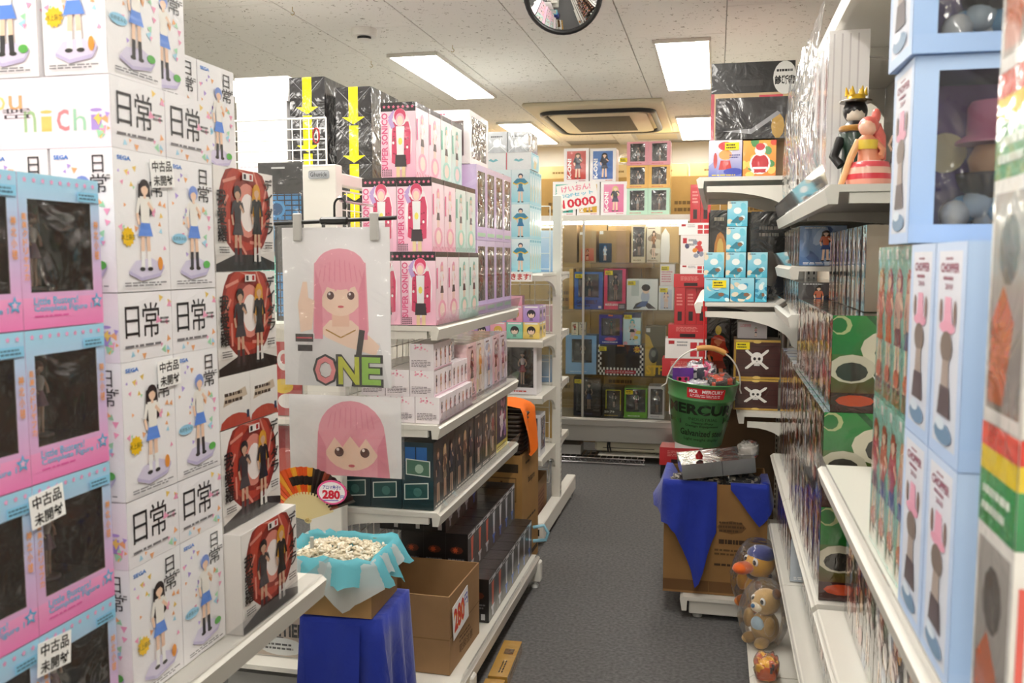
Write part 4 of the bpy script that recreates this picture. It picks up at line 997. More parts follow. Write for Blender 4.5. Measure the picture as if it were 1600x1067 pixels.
# round price card
cx_, cz_ = PY(519, 769, 2.24); t = thing('price_card', 'round pink edged price card reading 280 on the paper fan', 'price card', (cx_, 2.238, cz_)); t.rotation_euler = (0, 0, R(3))
mb = MB(); el = [(.043*math.cos(2*PI*k/28), .034*math.sin(2*PI*k/28)) for k in range(28)]
mb.prism(el, lambda a, b, q: (a, .0012 if q == 0 else -.0004, b), '#f3609e')
P = Paint(mb, lambda u, v, o: (-.043+u*.086, -.0004-o, -.034+v*.068), .086, .068); P.ell(.5,.5,.44,.43,'#fbf6f8',28)
P.txt('アロマ扇子!!', .2, .62, .8, .80, '#4a3fa8', .02); P.txt('280', .18, .22, .78, .60, '#d81f3a', .05); P.txt('円', .79, .24, .91, .40, '#2f4fc0', .02); P.line(.22,.16,.72,.18,.0025,'#7a5fc8')
mb.build('card', 'print', t)
# open price carton on the base shelf of B
def dr(mb, w, d, h):
    P = Paint(mb, lambda u, v, o: (w/2+o, -d/2+u*d, v*h), d, h); P.txt('取扱注意', .3, .1, .75, .22, '#5d4225', .01); P.bars(.3,.24,.75,.34,2,'#5d4225',random.Random(2)); P.rect(0,.46,1,.475,'#7c5c38')
    P = Paint(mb, lambda u, v, o: (-w/2+u*w, -d/2-o, v*h), w, h); P.rect(0,.44,1,.455,'#86663f')
OB = open_carton('open_carton', 'large brown open carton with a handwritten 280 sign on its side', .30, .345, .262, -.965, 2.862, .1525, R(-1.2), '#9a7750', .005, dr)
def p280(P):
    P.rect(0,0,1,1,'#fbfaf8')
    P.txt('280', .06, .16, .74, .86, '#f4b21c', .06); P.txt('280', .06, .18, .74, .88, '#d8281c', .03); P.txt('円', .76, .5, .96, .84, '#2a3fb0', .02)
w_, h_ = .17, .115; mb = MB(); mb.box(-w_/2,-.001,-h_/2,w_/2,0,h_/2,'#fbfaf8'); p280(Paint(mb, lambda u, v, o: (-w_/2+u*w_, -.001-o, -h_/2+v*h_), w_, h_))
o = mb.build('price_sign', 'print', None, (-.965+.150+.0035, 2.79, .325)); o.rotation_euler = (0, R(-6), PI/2+R(-1.2)); tag(o, 'white sign with 280 in red and yellow on the open carton', 'price sign')
# flat cartons in front of the base shelf
def p_flat(P): P.bars(.1,.3,.5,.6,2,'#5d4420',random.Random(6)); P.rect(.6,.2,.75,.7,'#6b5028')
FC = carton(.30,.07,.045,'#b98f45',{'F':lambda P: P.bars(.2,.3,.7,.7,1,'#5d4420',random.Random(3)),'T':p_flat},m='clearcase')
put(FC, 'flat_carton', 'yellowish flat carton lying before the base shelf, with black print', 'carton', -.725, 3.08, .001, PI/2+.04)
put(FC, 'flat_carton', 'yellowish flat carton lying before the base shelf under the open carton', 'carton', -.715, 2.76, .001, PI/2+.05)
# bag with a picture print on the low shelf behind the stool
def p_macross(P):
    r = random.Random(31); P.rect(0,0,1,1,'#b9a898','#d5c6b6')
    for _ in range(10): P.ell(r.uniform(.2,.95), r.uniform(.35,.95), .16, .08, r.choice(['#8f9a7a','#e0cdb8','#a88f88','#7a5a80']), 9, r.uniform(0,3))
    P.line(.4,.95,.7,.4,.012,'#4a2c38'); P.line(.7,.9,.9,.5,.01,'#5a4468')
    P.txt('MACROSS FRONTIER', .03, .2, .99, .34, '#0f0f10', .04); P.txt('PREMIUM BEST', .03, .07, .80, .2, '#0f0f10', .04); P.ell(.78,.1,.2,.09,'#e4e6e4'); P.bars(.64,.06,.93,.14,2,'#16161a',r)
bag('picture_bag', 'clear bag with lettered picture print on the low shelf behind the stool', -1.75, -1.325, .153, .50, 2.70, .05, p_macross, m='wrapped')
# tall cartons standing between B and C
def p_maker(P):
    P.txt('banpre', .3, .72, .8, .80, '#4a3720', .02, fit=True); P.bars(.2,.9,.5,.94,1,'#3d2c18',random.Random(2)); P.bars(.12,.42,.85,.46,1,'#4a3720',random.Random(4)); P.rect(.55,.1,.95,.14,'#3d2c18')
def p_makerend(P): P.rect(.1,.86,.9,.93,'#3b2b18'); P.rect(.12,.62,.85,.82,'#6b4f2c'); P.rect(.14,.63,.83,.81,'#a07a48'); P.rect(.45,.65,.5,.79,'#5a4224')
TC = carton(.33,.19,.66,'#a27a45',{'R':p_maker,'F':p_makerend,'L':p_maker},m='cardboard')
TCb = carton(.19,.33,.585,'#a27a45',{'F':p_makerend,'R':p_maker},m='cardboard')
put(TCb, 'tall_carton', 'tall brown carton with black maker print standing after the sword cartons', 'carton', -.955, 4.185, .001, R(-2))
TCc = carton(.27,.36,.285,'#93704a',{'F':p_side('#8d6b46','#93704a'),'R':lambda P: (P.rect(.2,.3,.8,.8,'#8a5f40'), P.bars(.25,.35,.75,.75,5,'#6b4430',random.Random(3)))},m='cardboard')
put(TCc, 'tall_carton', 'brown carton with reddish print standing under the light blue box unit', 'carton', -1.065, 4.82, .001, R(1))
mb = MB(); mb.tube([(0,0,0),(.05,-.0,.012),(.07,0,-.02),(.06,0,-.055),(.0,0,-.065)], .008, 8, '#8fc4d8'); o = mb.build('bag_handle', 'vinyl', None, (-.80, 3.955, .27)); tag(o, 'pale blue plastic loop handle beside the tall brown carton', 'handle')
# black basket and orange cloth
t = thing('dark_basket', 'dark brown woven basket on the tall brown carton', 'basket', (-.965, 4.16, .587)); mb = MB()
for i in range(9):
    q = .10-.002*i; mb.tube([(x*1.0, y*1.6, .012+i*.021) for x, y in rrect(.085+.001*i, .085+.001*i, .02, 4)], .011, 6, '#2a1c14', closed=True)
mb.box(-.085,-.13,.0,.085,.13,.008,'#23170f'); mb.build('weave', 'plain', t)
mb = MB(); rows = []
for i in range(14):
    s = i/13; row = []
    for j in range(12):
        u = j/11; a = -.11+.24*u
        if s < .4: px_, pz_ = -.10+.19*s/.4, .215+.02*math.sin(s/.4*PI)+.012*noise.noise(Vector((u*4, s*6, 1)))
        else: q = (s-.4)/.6; px_, pz_ = .09+.028*q+.012*math.sin(u*8+q*2), .215-(.24-.1*abs(u-.45))*q
        row.append((px_, a+.008*math.sin(s*9), pz_))
    rows.append(row)
mb.grid(rows); o = mb.build('orange_cloth', 'orange_cloth', None, (-.955, 4.12, .59)); tag(o, 'bright orange cloth hanging over the dark basket', 'cloth')

# ================================================================== GOODS ON UNIT C
def p_teald(P):
    P.rect(0,0,1,1,'#8fd8e6','#e8f6f8'); P.rect(0,0,1,.06,'#bfe6ee')
    P.figure(.5,.04,.86,'#20304e','#2d7fa0','#2f78a8',long=False,width=1.0,shoe='#23303c'); P.poly([(.08,.62),(.3,.74),(.7,.74),(.92,.62),(.74,.57),(.5,.62),(.26,.57)], '#2f86a8'); P.line(.08,.62,.26,.57,.006,'#e9c83e'); P.line(.26,.57,.5,.62,.006,'#e9c83e'); P.line(.5,.62,.74,.57,.006,'#e9c83e'); P.line(.74,.57,.92,.62,.006,'#e9c83e')
    P.ell(.5,.82,.13,.055,'#20304e'); P.ell(.5,.80,.09,.04,'#f3cfb4')
def p_tealds(P): P.rect(0,0,1,1,'#8ed2e2','#b9e4ee'); P.ell(.5,.62,.32,.2,'#e6f4f6'); P.poly([(.3,.1),(.6,.1),(.7,.5),(.4,.6)], '#d9cf9a'); P.rect(.1,.9,.9,.97,'#5fb4cc')
TDB = carton(.098,.062,.180,'#9fdbe8',{'F':p_teald,'R':p_tealds,'L':p_tealds},m='wrapped')
for lev in range(3):
    for q in range(5):
        for c in range(4):
            if c > 0 and q > 1: continue
            faceY(TDB, -1.06-c*.1, 4.645+q*.0635, CZ[0]+.002+lev*.1805, 'figure_box', 'light blue box with a teal dressed figure, %s row, %s' % (('bottom','second','third','top')[lev], 'front' if q == 0 else 'behind the front box'), 'box', group='light blue teal dress boxes')
def p_lid(P): P.rect(0,0,1,1,'#eef4f6','#f6fafb'); P.poly([(.3,.55),(.5,.45),(.7,.55),(.6,.65),(.5,.56),(.4,.65)], '#7cc4d0'); P.rect(0,.0,.04,1,'#d86a74')
TDL = carton(.135,.2,.088,'#eef4f6',{'F':p_lid,'R':p_tealds},m='wrapped')
for c in range(3): faceY(TDL, -1.09-c*.137, 4.65, CZ[0]+.0025+3*.1805, 'figure_box', 'white box lying flat on top of the light blue boxes', 'box', group='white boxes lying on the light blue ones')
def p_cube(c0, hair):
    def fn(P): P.rect(0,0,1,1,c0,mixc(c0,'#ffffff',.3)); P.ell(.5,.50,.27,.27,hair,14); P.ell(.5,.44,.2,.19,'#f6dcc6',12); P.poly([(.3,.6),(.4,.45),(.5,.55),(.6,.45),(.7,.6),(.5,.74)], hair); P.poly([(.38,.1),(.62,.1),(.58,.28),(.42,.28)], mixc(c0,'#404040',.5)); P.rect(.1,.88,.9,.96,'#ffffff')
    return fn
cubes = [('#f2d24e','#2a2422'),('#6fcfb4','#2c2a30'),('#f29ab0','#e0bb4e'),('#b48fd6','#2d2a38'),('#f0a0b8','#c99a44'),('#8fb8e8','#32405a'),('#f3a8bc','#e8c46a'),('#c7a0dc','#3a2e44')]
CU = [carton(.088,.088,.088,c,{'F':p_cube(c,h_),'R':p_cube(c,h_)},m='wrapped') for c, h_ in cubes]
words = ['yellow','mint green','pink','violet','rose','blue','blush','lilac']; cn = 0
for lev in range(2):
    for c in range(5):
        k = (c+lev*3) % 8
        for q in range(2): faceY(CU[k], -1.0-.0905*c, 4.66+q*.09, CZ[1]+.002+lev*.0885, 'figure_cube', '%s cube box with a round headed figure, %s layer%s' % (words[k], nm[lev], '' if q == 0 else ' behind the front cubes'), 'box', group='cute figure cubes')
PKB = carton(.15,.12,.05,'#e9a6bd',{'F':p_side('#e495b0','#f0bccc')},m='wrapped'); put(PKB, 'small_box', 'flat pink box lying on the figure cubes', 'box', -1.09, 4.73, CZ[1]+.002+.178, .1)
def p_frame(c, ic):
    def fn(P): P.rect(0,0,1,.13,c); P.bars(.15,.04,.85,.09,1,ic,random.Random(2))
    fn.cols = (c, c); return fn
W1 = carton(.18,.14,.27,'#e7e4e8',{'F':p_frame('#e9e6ea','#c03a2c')},{'F':(.1,.14,.9,.94,.1,'#2a2426')},m='wrapped',fig=('#3a2226','#e6dcdc','#b8434c','#5a5054'))
faceY(W1, -1.105, 4.66, CZ[2]+.002, 'window_box', 'white window box with a red and white figurine, under the figure cubes', 'box')
faceY(W1, -1.30, 4.70, CZ[2]+.002, 'window_box', 'white window box second from the shelf end under the figure cubes', 'box')
W2 = carton(.135,.14,.225,'#d5d6de',{'F':p_frame('#d9dae2','#7a86a8')},{'F':(.12,.14,.88,.92,.1,'#274a78'),'R':(.12,.14,.88,.92,.05,'#5a6e90')},m='wrapped',fig=('#2a4a80','#5f9ad8','#dfe8f2','#3a5a90'))
faceY(W2, -1.04, 4.665, CZ[3]+.002, 'window_box', 'white window box with a blue figurine on the lowest shelf above the brown carton', 'box')
W3 = carton(.14,.12,.15,'#e2d6e0',{'F':p_generic(61,'#d9c3d6','#efe4ee','#4a3a44','#a8607c','#58506a')},m='wrapped'); faceY(W3, -1.20, 4.72, CZ[3]+.002, 'figure_box', 'pale mauve box beside the blue figurine window box', 'box')
# sign on the top shelf edge
mb = MB(); w_, h_ = .16, .05; mb.box(-w_/2,-.001,0,w_/2,0,h_,'#fbfaf6'); P = Paint(mb, lambda u, v, o: (-w_/2+u*w_,-.001-o,v*h_), w_, h_); P.txt('頂きます!', .05,.15,.95,.85,'#c42a20',.03)
x_, z_ = PY(814, 440, 4.6); o = mb.build('shelf_sign', 'print', None, (x_-.02, 4.602, CZ[0]-.042)); tag(o, 'white shelf sign with red writing below the light blue boxes', 'sign')
# goods on the far side of C
for i, (z, hh, c0, c1, lb) in enumerate(((CZ[0],.24,'#8fb4dc','#d5e4f2','pale blue case'),(CZ[1],.15,'#d8a9b8','#ead0d8','rose case'),(CZ[2],.14,'#7a9cc4','#c8d8e8','blue window case'),(CZ[3],.24,'#c9a25a','#e6d2a0','ochre case'))):
    bx = carton(.14,.20,hh,c0,{'R':p_generic(70+i,c0,c1,'#4a3238','#a85a6c','#5a4a54'),'F':p_side(c0,c1)},m='wrapped'); put(bx, 'figure_box', lb+' on the far side of the slotted post unit', 'box', -.985, 5.27, z+.002, .01)

# ================================================================== BACK OF THE SHOP: GLASS CABINET
KY, KX0, KX1, KD = 6.47, -1.72, -.11, .42
K = thing('glass_cabinet', 'wide glass display cabinet with grey metal frame at the end of the aisle', 'cabinet', (0,0,0))
mb = MB(); mb.box(KX0,KY,.165,KX1,KY+KD,.34,'#a9a7a2',.004); mb.box(KX0-.004,KY-.012,.285,KX1+.004,KY-.0005,.33,'#c3c1bb',.002); mb.build('base_box', 'alu', K)
for x in (KX0+.04, KX1-.05):
    for y in (KY+.03, KY+KD-.05):
        mb = MB(); mb.box(x-.02,y-.02,0,x+.02,y+.02,.164,'#4a4947'); mb.build('leg', 'plain', K)
mb = MB(); mb.box(KX0,KY-.006,1.775,KX1,KY+KD,1.815,'#d0cec8',.003); mb.build('top_board', 'white_metal', K)
for x in (KX0, PY(911,500,KY)[0]-.008, KX1-.02):
    mb = MB(); mb.box(x,KY,.341,x+.016,KY+.016,1.774,'#8a8f8c'); mb.build('frame_post', 'alu', K)
for x in (KX0, KX1-.02): 
    mb = MB(); mb.box(x,KY+KD-.02,.341,x+.016,KY+KD-.004,1.774); mb.build('frame_post', 'alu', K)
mb = MB(); mb.box(KX0,KY+KD-.003,.341,KX1,KY+KD,1.774,'#4d4a44'); mb.build('glass_back', 'glass', K)
mb = MB(); mb.tube([(KX0+.1,KY+.06,1.762),(KX1-.1,KY+.06,1.762)], .010, 10); mb.build('fill_light_tube', 'fill_light', K)  # added tube, not seen there, brightens the cabinet interior
KZ = (1.475, 1.135, .655, .343)
for z in KZ[:3]:
    mb = MB(); mb.box(KX0+.02,KY+.03,z-.008,KX1-.02,KY+KD-.022,z); mb.build('glass_shelf', 'glass', K)
for a, b in ((KX0+.018, PY(911,500,KY)[0]-.01), (PY(911,500,KY)[0]+.012, KX1-.022)):
    mb = MB(); mb.box(a,KY+.004,.345,b,KY+.008,1.77); mb.build('glass_door', 'glass', K)
YST = sticker_mesh(.055, .03, '#f5df1c', lambda P: P.bars(.1,.15,.9,.85,2,'#33300c',random.Random(2)), )
def kbox(px0, px1, ptop, z, c0, c1, name, label, paint=None, window=None, fig=None, dep=.16, Y=KY+.045, sticker=False, m='wrapped', cat='box', zb=None):
    x0 = PY(px0, 450, Y)[0]; x1 = PY(px1, 450, Y)[0]; zt = PY((px0+px1)/2, ptop, Y)[1]
    p = paint or p_side(c0, c1); 
    if window and not hasattr(p, 'cols'): p = p_frame(c0, c1)
    bx = carton(x1-x0-.003, dep, zt-z, c0, {'F': p}, {'F': window} if window else {}, m=m, fig=fig)
    ex = (lambda o: inst('price_sticker', YST, o, (-bx.w*.5+.035, -bx.d/2-.0032, bx.h-.03), (0,0,0))) if sticker else None
    return put(bx, name, label, cat, (x0+x1)/2, Y+dep/2, z+.001, jit(.01), None, extra=ex), zt
def p_pic(c0, pic, hair, top, low, v1=.62):
    def fn(P): P.rect(0,0,1,1,c0,mixc(c0,'#ffffff',.12)); P.rect(.12,.05,.88,v1,pic,mixc(pic,'#ffffff',.25)); P.figure(.5,.07,v1-.1,hair,top,low,width=1.1); P.rect(.05,.88,.35,.96,'#efefef')
    return fn
kbox(880, 901, 352, KZ[0], '#9a8060', '#b09470', 'figure_box', 'brown carton behind the slotted post, on the top glass shelf', m='cardboard', dep=.2)
kbox(904, 931, 361, KZ[0], '#a98a5c', '#b09468', 'figure_box', 'brown carton with an orange picture on the top glass shelf', p_pic('#a98a5c','#c2562c','#5a2c20','#e0a07a','#7a3020',.45), m='cardboard')
kbox(935, 983, 360, KZ[0], '#ab8c5e', '#b09468', 'figure_box', 'wide brown carton with a blue haired picture on the top glass shelf', lambda P: (P.rect(0,0,.42,.6,'#1f2a38','#2c4460'), P.figure(.2,.04,.5,'#5a9ad8','#e6f0f8','#f1f1f1',width=.9), P.rect(.02,.88,.14,.98,'#eeeeee')), m='cardboard')
kbox(985, 1008, 352, KZ[0], '#d8c7a4', '#8c7350', 'window_box', 'cream window box on the top glass shelf', None, (.12,.16,.9,.95,.1,'#5e5046'), ('#6a5040','#a08c78','#6a5c50','#7a6c5c'))
kbox(1009, 1031, 354, KZ[0], '#d9cdb4', '#e9e0cc', 'figure_box', 'cream box printed with brown figures beside the cream window box', p_generic(81,'#d5c8ae','#ece3d0','#5a4030','#a86a3a','#6a4a34','#7a4a2c'))
mb = MB(); mb.prism([(-.028,0),(.028,0),(.034,.1),(.03,.2),(.0,.245),(-.026,.2),(-.032,.1)], lambda a, b, q: (a, -.002 if q else .004, b), '#f4f2ee'); x_, z_ = PY(1039, 400, KY+.06); tag(mb.build('white_card', 'print', None, (x_, KY+.06, KZ[0]+.002)), 'tall white leaf shaped card on the top glass shelf', 'card')
for i, (a, b) in enumerate(((900, 948), (949, 1000), (1001, 1060))):
    kbox(a, b, 352+i, KZ[0], '#b2935f', '#bd9f6c', 'carton', 'plain brown carton %s at the back of the top glass shelf' % ('behind the orange picture carton','behind the wide carton','behind the cream boxes')[i], m='cardboard', dep=.10, Y=KY+.27, cat='carton')
    kbox(a+4, b+2, 419, KZ[1], '#b2935f', '#bd9f6c', 'carton', 'plain brown carton %s at the back of the second glass shelf' % ('behind the blue window box','behind the red window box','behind the small white boxes')[i], m='cardboard', dep=.10, Y=KY+.27, cat='carton')
kbox(889, 896, 420, KZ[1], '#d8a03a', '#e8c070', 'figure_box', 'narrow ochre box between the slotted post and the blue window box', dep=.14)
def p_bluewin(P): P.rect(0,0,1,.2,'#2458a8'); P.txt('GARTERBELT', .08,.14,.82,.24,'#101c34',.04); P.bars(.1,.05,.7,.12,1,'#101c34',random.Random(2)); P.rect(.85,.03,.95,.09,'#e8e8ea')
p_bluewin.cols = ('#2a5fae','#2f6fc0')
kbox(897, 942, 425, KZ[1], '#2a5fae', '#10203c', 'window_box', 'bright blue window box with a dark haired figurine on the second glass shelf', p_bluewin, (.14,.32,.86,.94,.1,'#1c1a1e'), ('#15151a','#3a3238','#2c2c38','#3a3a44'), sticker=True)
def p_redwin(P): P.rect(0,0,1,.16,'#d92a5c'); P.txt('MIREI-SAN', .06,.09,.64,.15,'#f6e6ea',.03); P.rect(.66,.0,1,.15,'#1c1418'); P.bars(.7,.03,.96,.12,3,'#c8c0c4',random.Random(3))
p_redwin.cols = ('#d92a5c','#e03a68')
kbox(943.5, 978, 420, KZ[1], '#d92a5c', '#f6e6ea', 'window_box', 'crimson window box with a dark figurine on the second glass shelf', p_redwin, (.16,.2,.84,.97,.1,'#2a1f22'), ('#2a1a1c','#1c181a','#8a2a2c','#1c1a1c'), sticker=True)
def p_whitegirl(P):
    P.rect(0,0,1,1,'#dfe6e6','#f2f4f2'); P.rect(.15,.45,.4,.95,'#c6d2ce'); P.poly([(.2,.02),(.3,.2),(.55,.3),(.75,.2),(.95,.04),(.7,.04),(.6,.14),(.4,.04)], '#27262e'); P.ell(.6,.42,.14,.2,'#b9c6d8'); P.ell(.62,.64,.11,.12,'#efd2bc'); P.ell(.62,.72,.14,.11,'#2a2420'); P.poly([(.3,.1),(.5,.28),(.7,.28),(.6,.1)], '#3a5a94')
kbox(979, 1028, 436, KZ[1], '#e6eaea', '#f2f4f2', 'figure_box', 'white box with a seated dark haired figure on the second glass shelf', p_whitegirl, sticker=True)
o, zt = kbox(1029, 1053, 447, KZ[1], '#eceef2', '#f4f5f7', 'small_box', 'small white box with a blue haired picture under the pink printed one', p_pic('#eceef2','#c9d2e6','#3c4c98','#f0d4c4','#e8c8b8',.85), sticker=True)
kbox(1031, 1054, 413, zt+.001, '#f2e8ea', '#f8f2f2', 'small_box', 'small white box with pink print on top of the blue haired one', lambda P: (P.rect(0,0,1,1,'#f2e8ea','#f8f2f2'), P.bars(.1,.15,.9,.7,5,'#e08a9c',random.Random(4))), sticker=True)
def p_check(P):
    P.rect(0,0,1,1,'#1d1c1f')
    for i in range(26):
        for j in range(12):
            if (i+j) % 2 and (i < 2 or i > 23 or j < 3): P.rect(i/26, j/12, (i+1)/26, (j+1)/12, '#eeeeea')
    P.rect(.16,.05,.84,.17,'#b8243a'); P.txt('レーシングミク 2012ver.', .2,.075,.8,.145,'#f2e6e6',.02); P.star(.86,.86,.03,'#f0c22a',9,.6); P.txt('新登場',.8,.82,.93,.9,'#c02020',.04); P.rect(.42,.95,.58,1,'#f08a5a')
p_check.cols = ('#1d1c1f','#1d1c1f')
o, zc = kbox(935, 1007, 539, KZ[2], '#1d1c1f', '#eeeeee', 'window_box', 'black checkered window box with small figurines on the third glass shelf', p_check, (.12,.26,.9,.88,.1,'#53222c'), ('#4fb8b8','#d8dada','#3a8a90','#7a3a40'), sticker=True)
def p_purp(P): P.rect(0,0,1,.26,'#3b3a96'); P.ell(.5,.18,.26,.06,'#e05a80'); P.bars(.15,.05,.85,.11,1,'#e6e6f2',random.Random(4)); P.rect(.4,.95,.6,1,'#e8703a')
p_purp.cols = ('#3a3a96','#4a3f9c')
kbox(936, 973, 492, zc+.001, '#3a3a96', '#e6e6f2', 'window_box', 'violet window box with a tiny teal figurine on the checkered box', p_purp, (.1,.3,.9,.88,.1,'#41222c'), ('#3fa0a0','#5ab0b0','#2c6c70','#50303a'))
def p_mikub(P): P.rect(0,0,1,1,'#bfe3f0','#d9f0f6'); P.rect(0,.85,1,1,'#1c2450'); r = random.Random(5); [P.ell(r.random(), r.uniform(.05,.5), .14, .06, r.choice(['#f0b4c4','#f2d24e','#6fc6dc','#e8f4f8']), 8) for _ in range(9)]; P.figure(.52,.15,.66,'#4fc0c8','#d5dadc','#333a3e',width=1.1)
kbox(974, 1002, 489, zc+.001, '#bfe3f0', '#d9f0f6', 'figure_box', 'pale blue box with a teal haired dancing figure on the checkered box', p_mikub, sticker=True)
o, zl_ = kbox(884, 933, 524, KZ[2], '#8fbce6', '#cfe2f4', 'window_box', 'sky blue window box on the third glass shelf behind the slotted post', None, (.2,.3,.85,.9,.1,'#2e3438'), ('#2a3a70','#5a7ac0','#e0e6ee','#6a8ab0'))
kbox(893, 904, 504, zl_+.001, '#e8dfc8', '#d04a3a', 'small_box', 'tiny cream box with red print on the sky blue window box', p_generic(83,'#e6d9b8','#f2ead4','#8a3a2c','#c84a3a','#3a3a44'), sticker=False, dep=.06)
kbox(905, 916, 504, zl_+.001, '#e8dfc8', '#d04a3a', 'small_box', 'tiny cream box with dark print beside the red printed one', p_generic(84,'#e0d4b8','#f2ead4','#2a2a34','#5a3a3a','#3a3a44'), sticker=False, dep=.06)
def p_stf(P): P.rect(0,0,1,1,'#4a4226','#5d5436'); P.poly([(0,0),(.5,0),(.6,.4),(.2,.8),(0,.85)], '#c9a52c'); P.ell(.42,.42,.24,.16,'#23241f'); P.ell(.42,.45,.12,.07,'#6a7068'); P.txt('STF',.05,.03,.92,.22,'#e8bc1e',.04); P.rect(.04,.88,.24,.96,'#e8e8e4')
kbox(1009, 1041, 510, KZ[2], '#4a4226', '#5d5436', 'figure_box', 'dark olive box with a yellow panel and STF lettering on the third glass shelf', p_stf)
kbox(897, 941, 590, KZ[3], '#201c24', '#3c3f5c', 'window_box', 'dark window box with glints at the bottom of the cabinet, nearest the post', None, (.1,.12,.95,.95,.1,'#232329'), ('#2c2c38','#3a3844','#4a5a90','#2c2c34'), sticker=True)
def p_bky(P): P.rect(0,0,1,.16,'#141310'); P.txt('コトブキ',.1,.14,.6,.22,'#e8e6da',.03); P.bars(.1,.03,.8,.08,1,'#b89a20',random.Random(3)); P.line(.18,.28,.18,.9,.006,'#c6c030'); P.line(.18,.9,.88,.9,.006,'#c6c030'); P.line(.88,.9,.88,.22,.006,'#c6c030')
p_bky.cols = ('#141310','#181714')
kbox(942.5, 975.5, 605, KZ[3], '#141310', '#c6c030', 'window_box', 'black window box with a yellow outline at the bottom of the cabinet', p_bky, (.22,.26,.84,.88,.1,'#3a382e'), ('#3a3428','#5a5040','#4a4636','#4a4636'))
kbox(977, 1014, 607, KZ[3], '#6fae34', '#e8f0dc', 'window_box', 'green window box with a red haired figurine at the bottom of the cabinet', None, (.08,.2,.92,.97,.1,'#4b4640'), ('#b0402c','#5a8a4c','#8a3a34','#5a6a44'), sticker=True)
kbox(1015, 1041, 604, KZ[3], '#e2e0e2', '#b0a8b0', 'window_box', 'white window box with a pale figurine at the bottom of the cabinet', None, (.14,.12,.9,.92,.1,'#8a807c'), ('#c8b8a8','#d8ccc8','#9a8c90','#a8a0a0'))
# on the cabinet
zt0 = 1.816
def p_kon(pic, hair): 
    def fn(P): P.rect(0,0,1,1,'#f4f0f2','#faf8f8'); P.rect(.12,.08,.88,.92,pic,mixc(pic,'#ffffff',.2)); P.txt('K-ON!',.14,.1,.3,.7,'#ffffff',.04,rot=1); P.figure(.56,.1,.78,hair,'#2a2c3c','#33364a',width=1.2); P.bars(.6,.02,.95,.06,1,'#c04a50',random.Random(2))
    return fn
tops = None
for (a, b, pic, hair, lb) in ((863,899,'#3fae9c','#d8b46a','teal picture, behind the price sign'), (900,936,'#e0b02c','#5a3a28','yellow picture, behind the price sign'), (937,978,'#e06a9c','#d8c07a','pink picture, on the cabinet top')):
    o, tops = kbox(a, b, 284, zt0, '#f4f0f2', '#ffffff', 'figure_box', 'white box with a '+lb, p_kon(pic, hair), Y=KY+.03)
for (a, b, pic, hair, lb) in ((880,919,'#c8382c','#6a4a2c','red picture of a guitar girl, upper row on the cabinet'), (920,961,'#2a62b8','#1c1c24','blue picture of a guitar girl, upper row on the cabinet')):
    kbox(a, b, 232, tops+.001, '#f4f0f2', '#ffffff', 'figure_box', 'white box with a '+lb, p_kon(pic, hair), Y=KY+.03)
zz = zt0
for (c0, trim, pt, lb) in (('#bfe6cf','#8a2030',294,'mint green'), ('#f0c06a','#8a2030',258,'orange'), ('#f0a8b4','#8a2030',221,'pink')):
    x0, x1 = PY(979, 280, KY+.03)[0], PY(1047, 280, KY+.03)[0]; zt = PY(1010, pt, KY+.03)[1]
    fn = p_frame(c0, '#d0605c'); mbx = MB()
    bx = carton((x1-x0)/2-.001, .18, zt-zz-.0015, c0, {'F': fn}, {'F': (.16,.16,.84,.92,.09,'#3a3634')}, m='wrapped', fig=('#4a4440','#7a726c','#d8d4d0','#5a5450'))
    for k in (0, 1): put(bx, 'window_box', lb+' framed window box, one of two side by side on the cabinet', 'box', x0+(x1-x0)*(.25+.5*k), KY+.03+.09, zz+.001, 0, 'framed window boxes on the cabinet', extra=(lambda o: inst('price_sticker', YST, o, (-.1, -.0935, .2))) if (lb == 'orange' and k == 0) else None)
    zz = zt
mb = MB(); w_, h_ = .29, .185; mb.box(-w_/2,-.0015,-h_/2,w_/2,0,h_/2,'#fbf9f7'); P = Paint(mb, lambda u, v, o: (-w_/2+u*w_,-.0015-o,-h_/2+v*h_), w_, h_)
P.txt('けいおん!',.12,.70,.85,.94,'#f08aa8',.02); P.txt('SQFセット',.1,.48,.9,.64,'#62c4de',.02); P.txt('10000',.1,.08,.95,.42,'#d8203c',.03)
x_, z_ = PY(902, 306, KY+.02); o = mb.build('price_sign', 'print', None, (x_, KY+.026, z_)); o.rotation_euler = (0, R(-8), 0); tag(o, 'tilted white sign reading 10000 in red before the picture boxes', 'price sign')
# beneath the cabinet
t = thing('label_printer', 'long ivory machine with a black cable under the glass cabinet', 'machine', (-.61, 6.66, .0)); mb = MB(); mb.box(-.25,-.09,.075,.25,.10,.155,'#d9d4bd',.014); mb.build('housing', 'plain', t)
mb = MB(); mb.box(-.19,-.0925,.10,.19,-.0905,.105,'#3a3730'); mb.build('paper_slot', 'plain', t); mb = MB(); mb.tube([(-.15,-.096,.075),(-.155,-.1,.12),(-.148,-.09,.157),(-.15,0,.157)], .006, 8, '#151515'); mb.tube([(-.13,-.096,.075),(-.14,-.1,.12),(-.138,-.09,.157)], .006, 8, '#151515'); mb.build('cable', 'vinyl', t)
for x in (-.22, .22):
    mb = MB(); mb.box(x-.02,-.06,.062,x+.02,.06,.0745,'#33312c'); mb.build('foot', 'plain', t)
o = slab('thin_plate', -.25, -.10, .0, .25, .12, .008, 'white_metal'); o.location = (-.58, 6.62, .053); tag(o, 'thin pale plate lying on the chrome rack under the ivory machine', 'plate')
t = thing('wire_rack', 'chrome wire rack shelf lying on the carpet under the cabinet', 'rack', (-.86, 6.56, 0)); mb = MB()
for y in (-.11, .14):
    for z in (.012, .046): mb.tube([(-.5,y,z),(.38,y,z)], .005, 6)
    mb.tube([(-.5+.88*k/44, y, .012 if k % 2 else .046) for k in range(45)], .0035, 6)
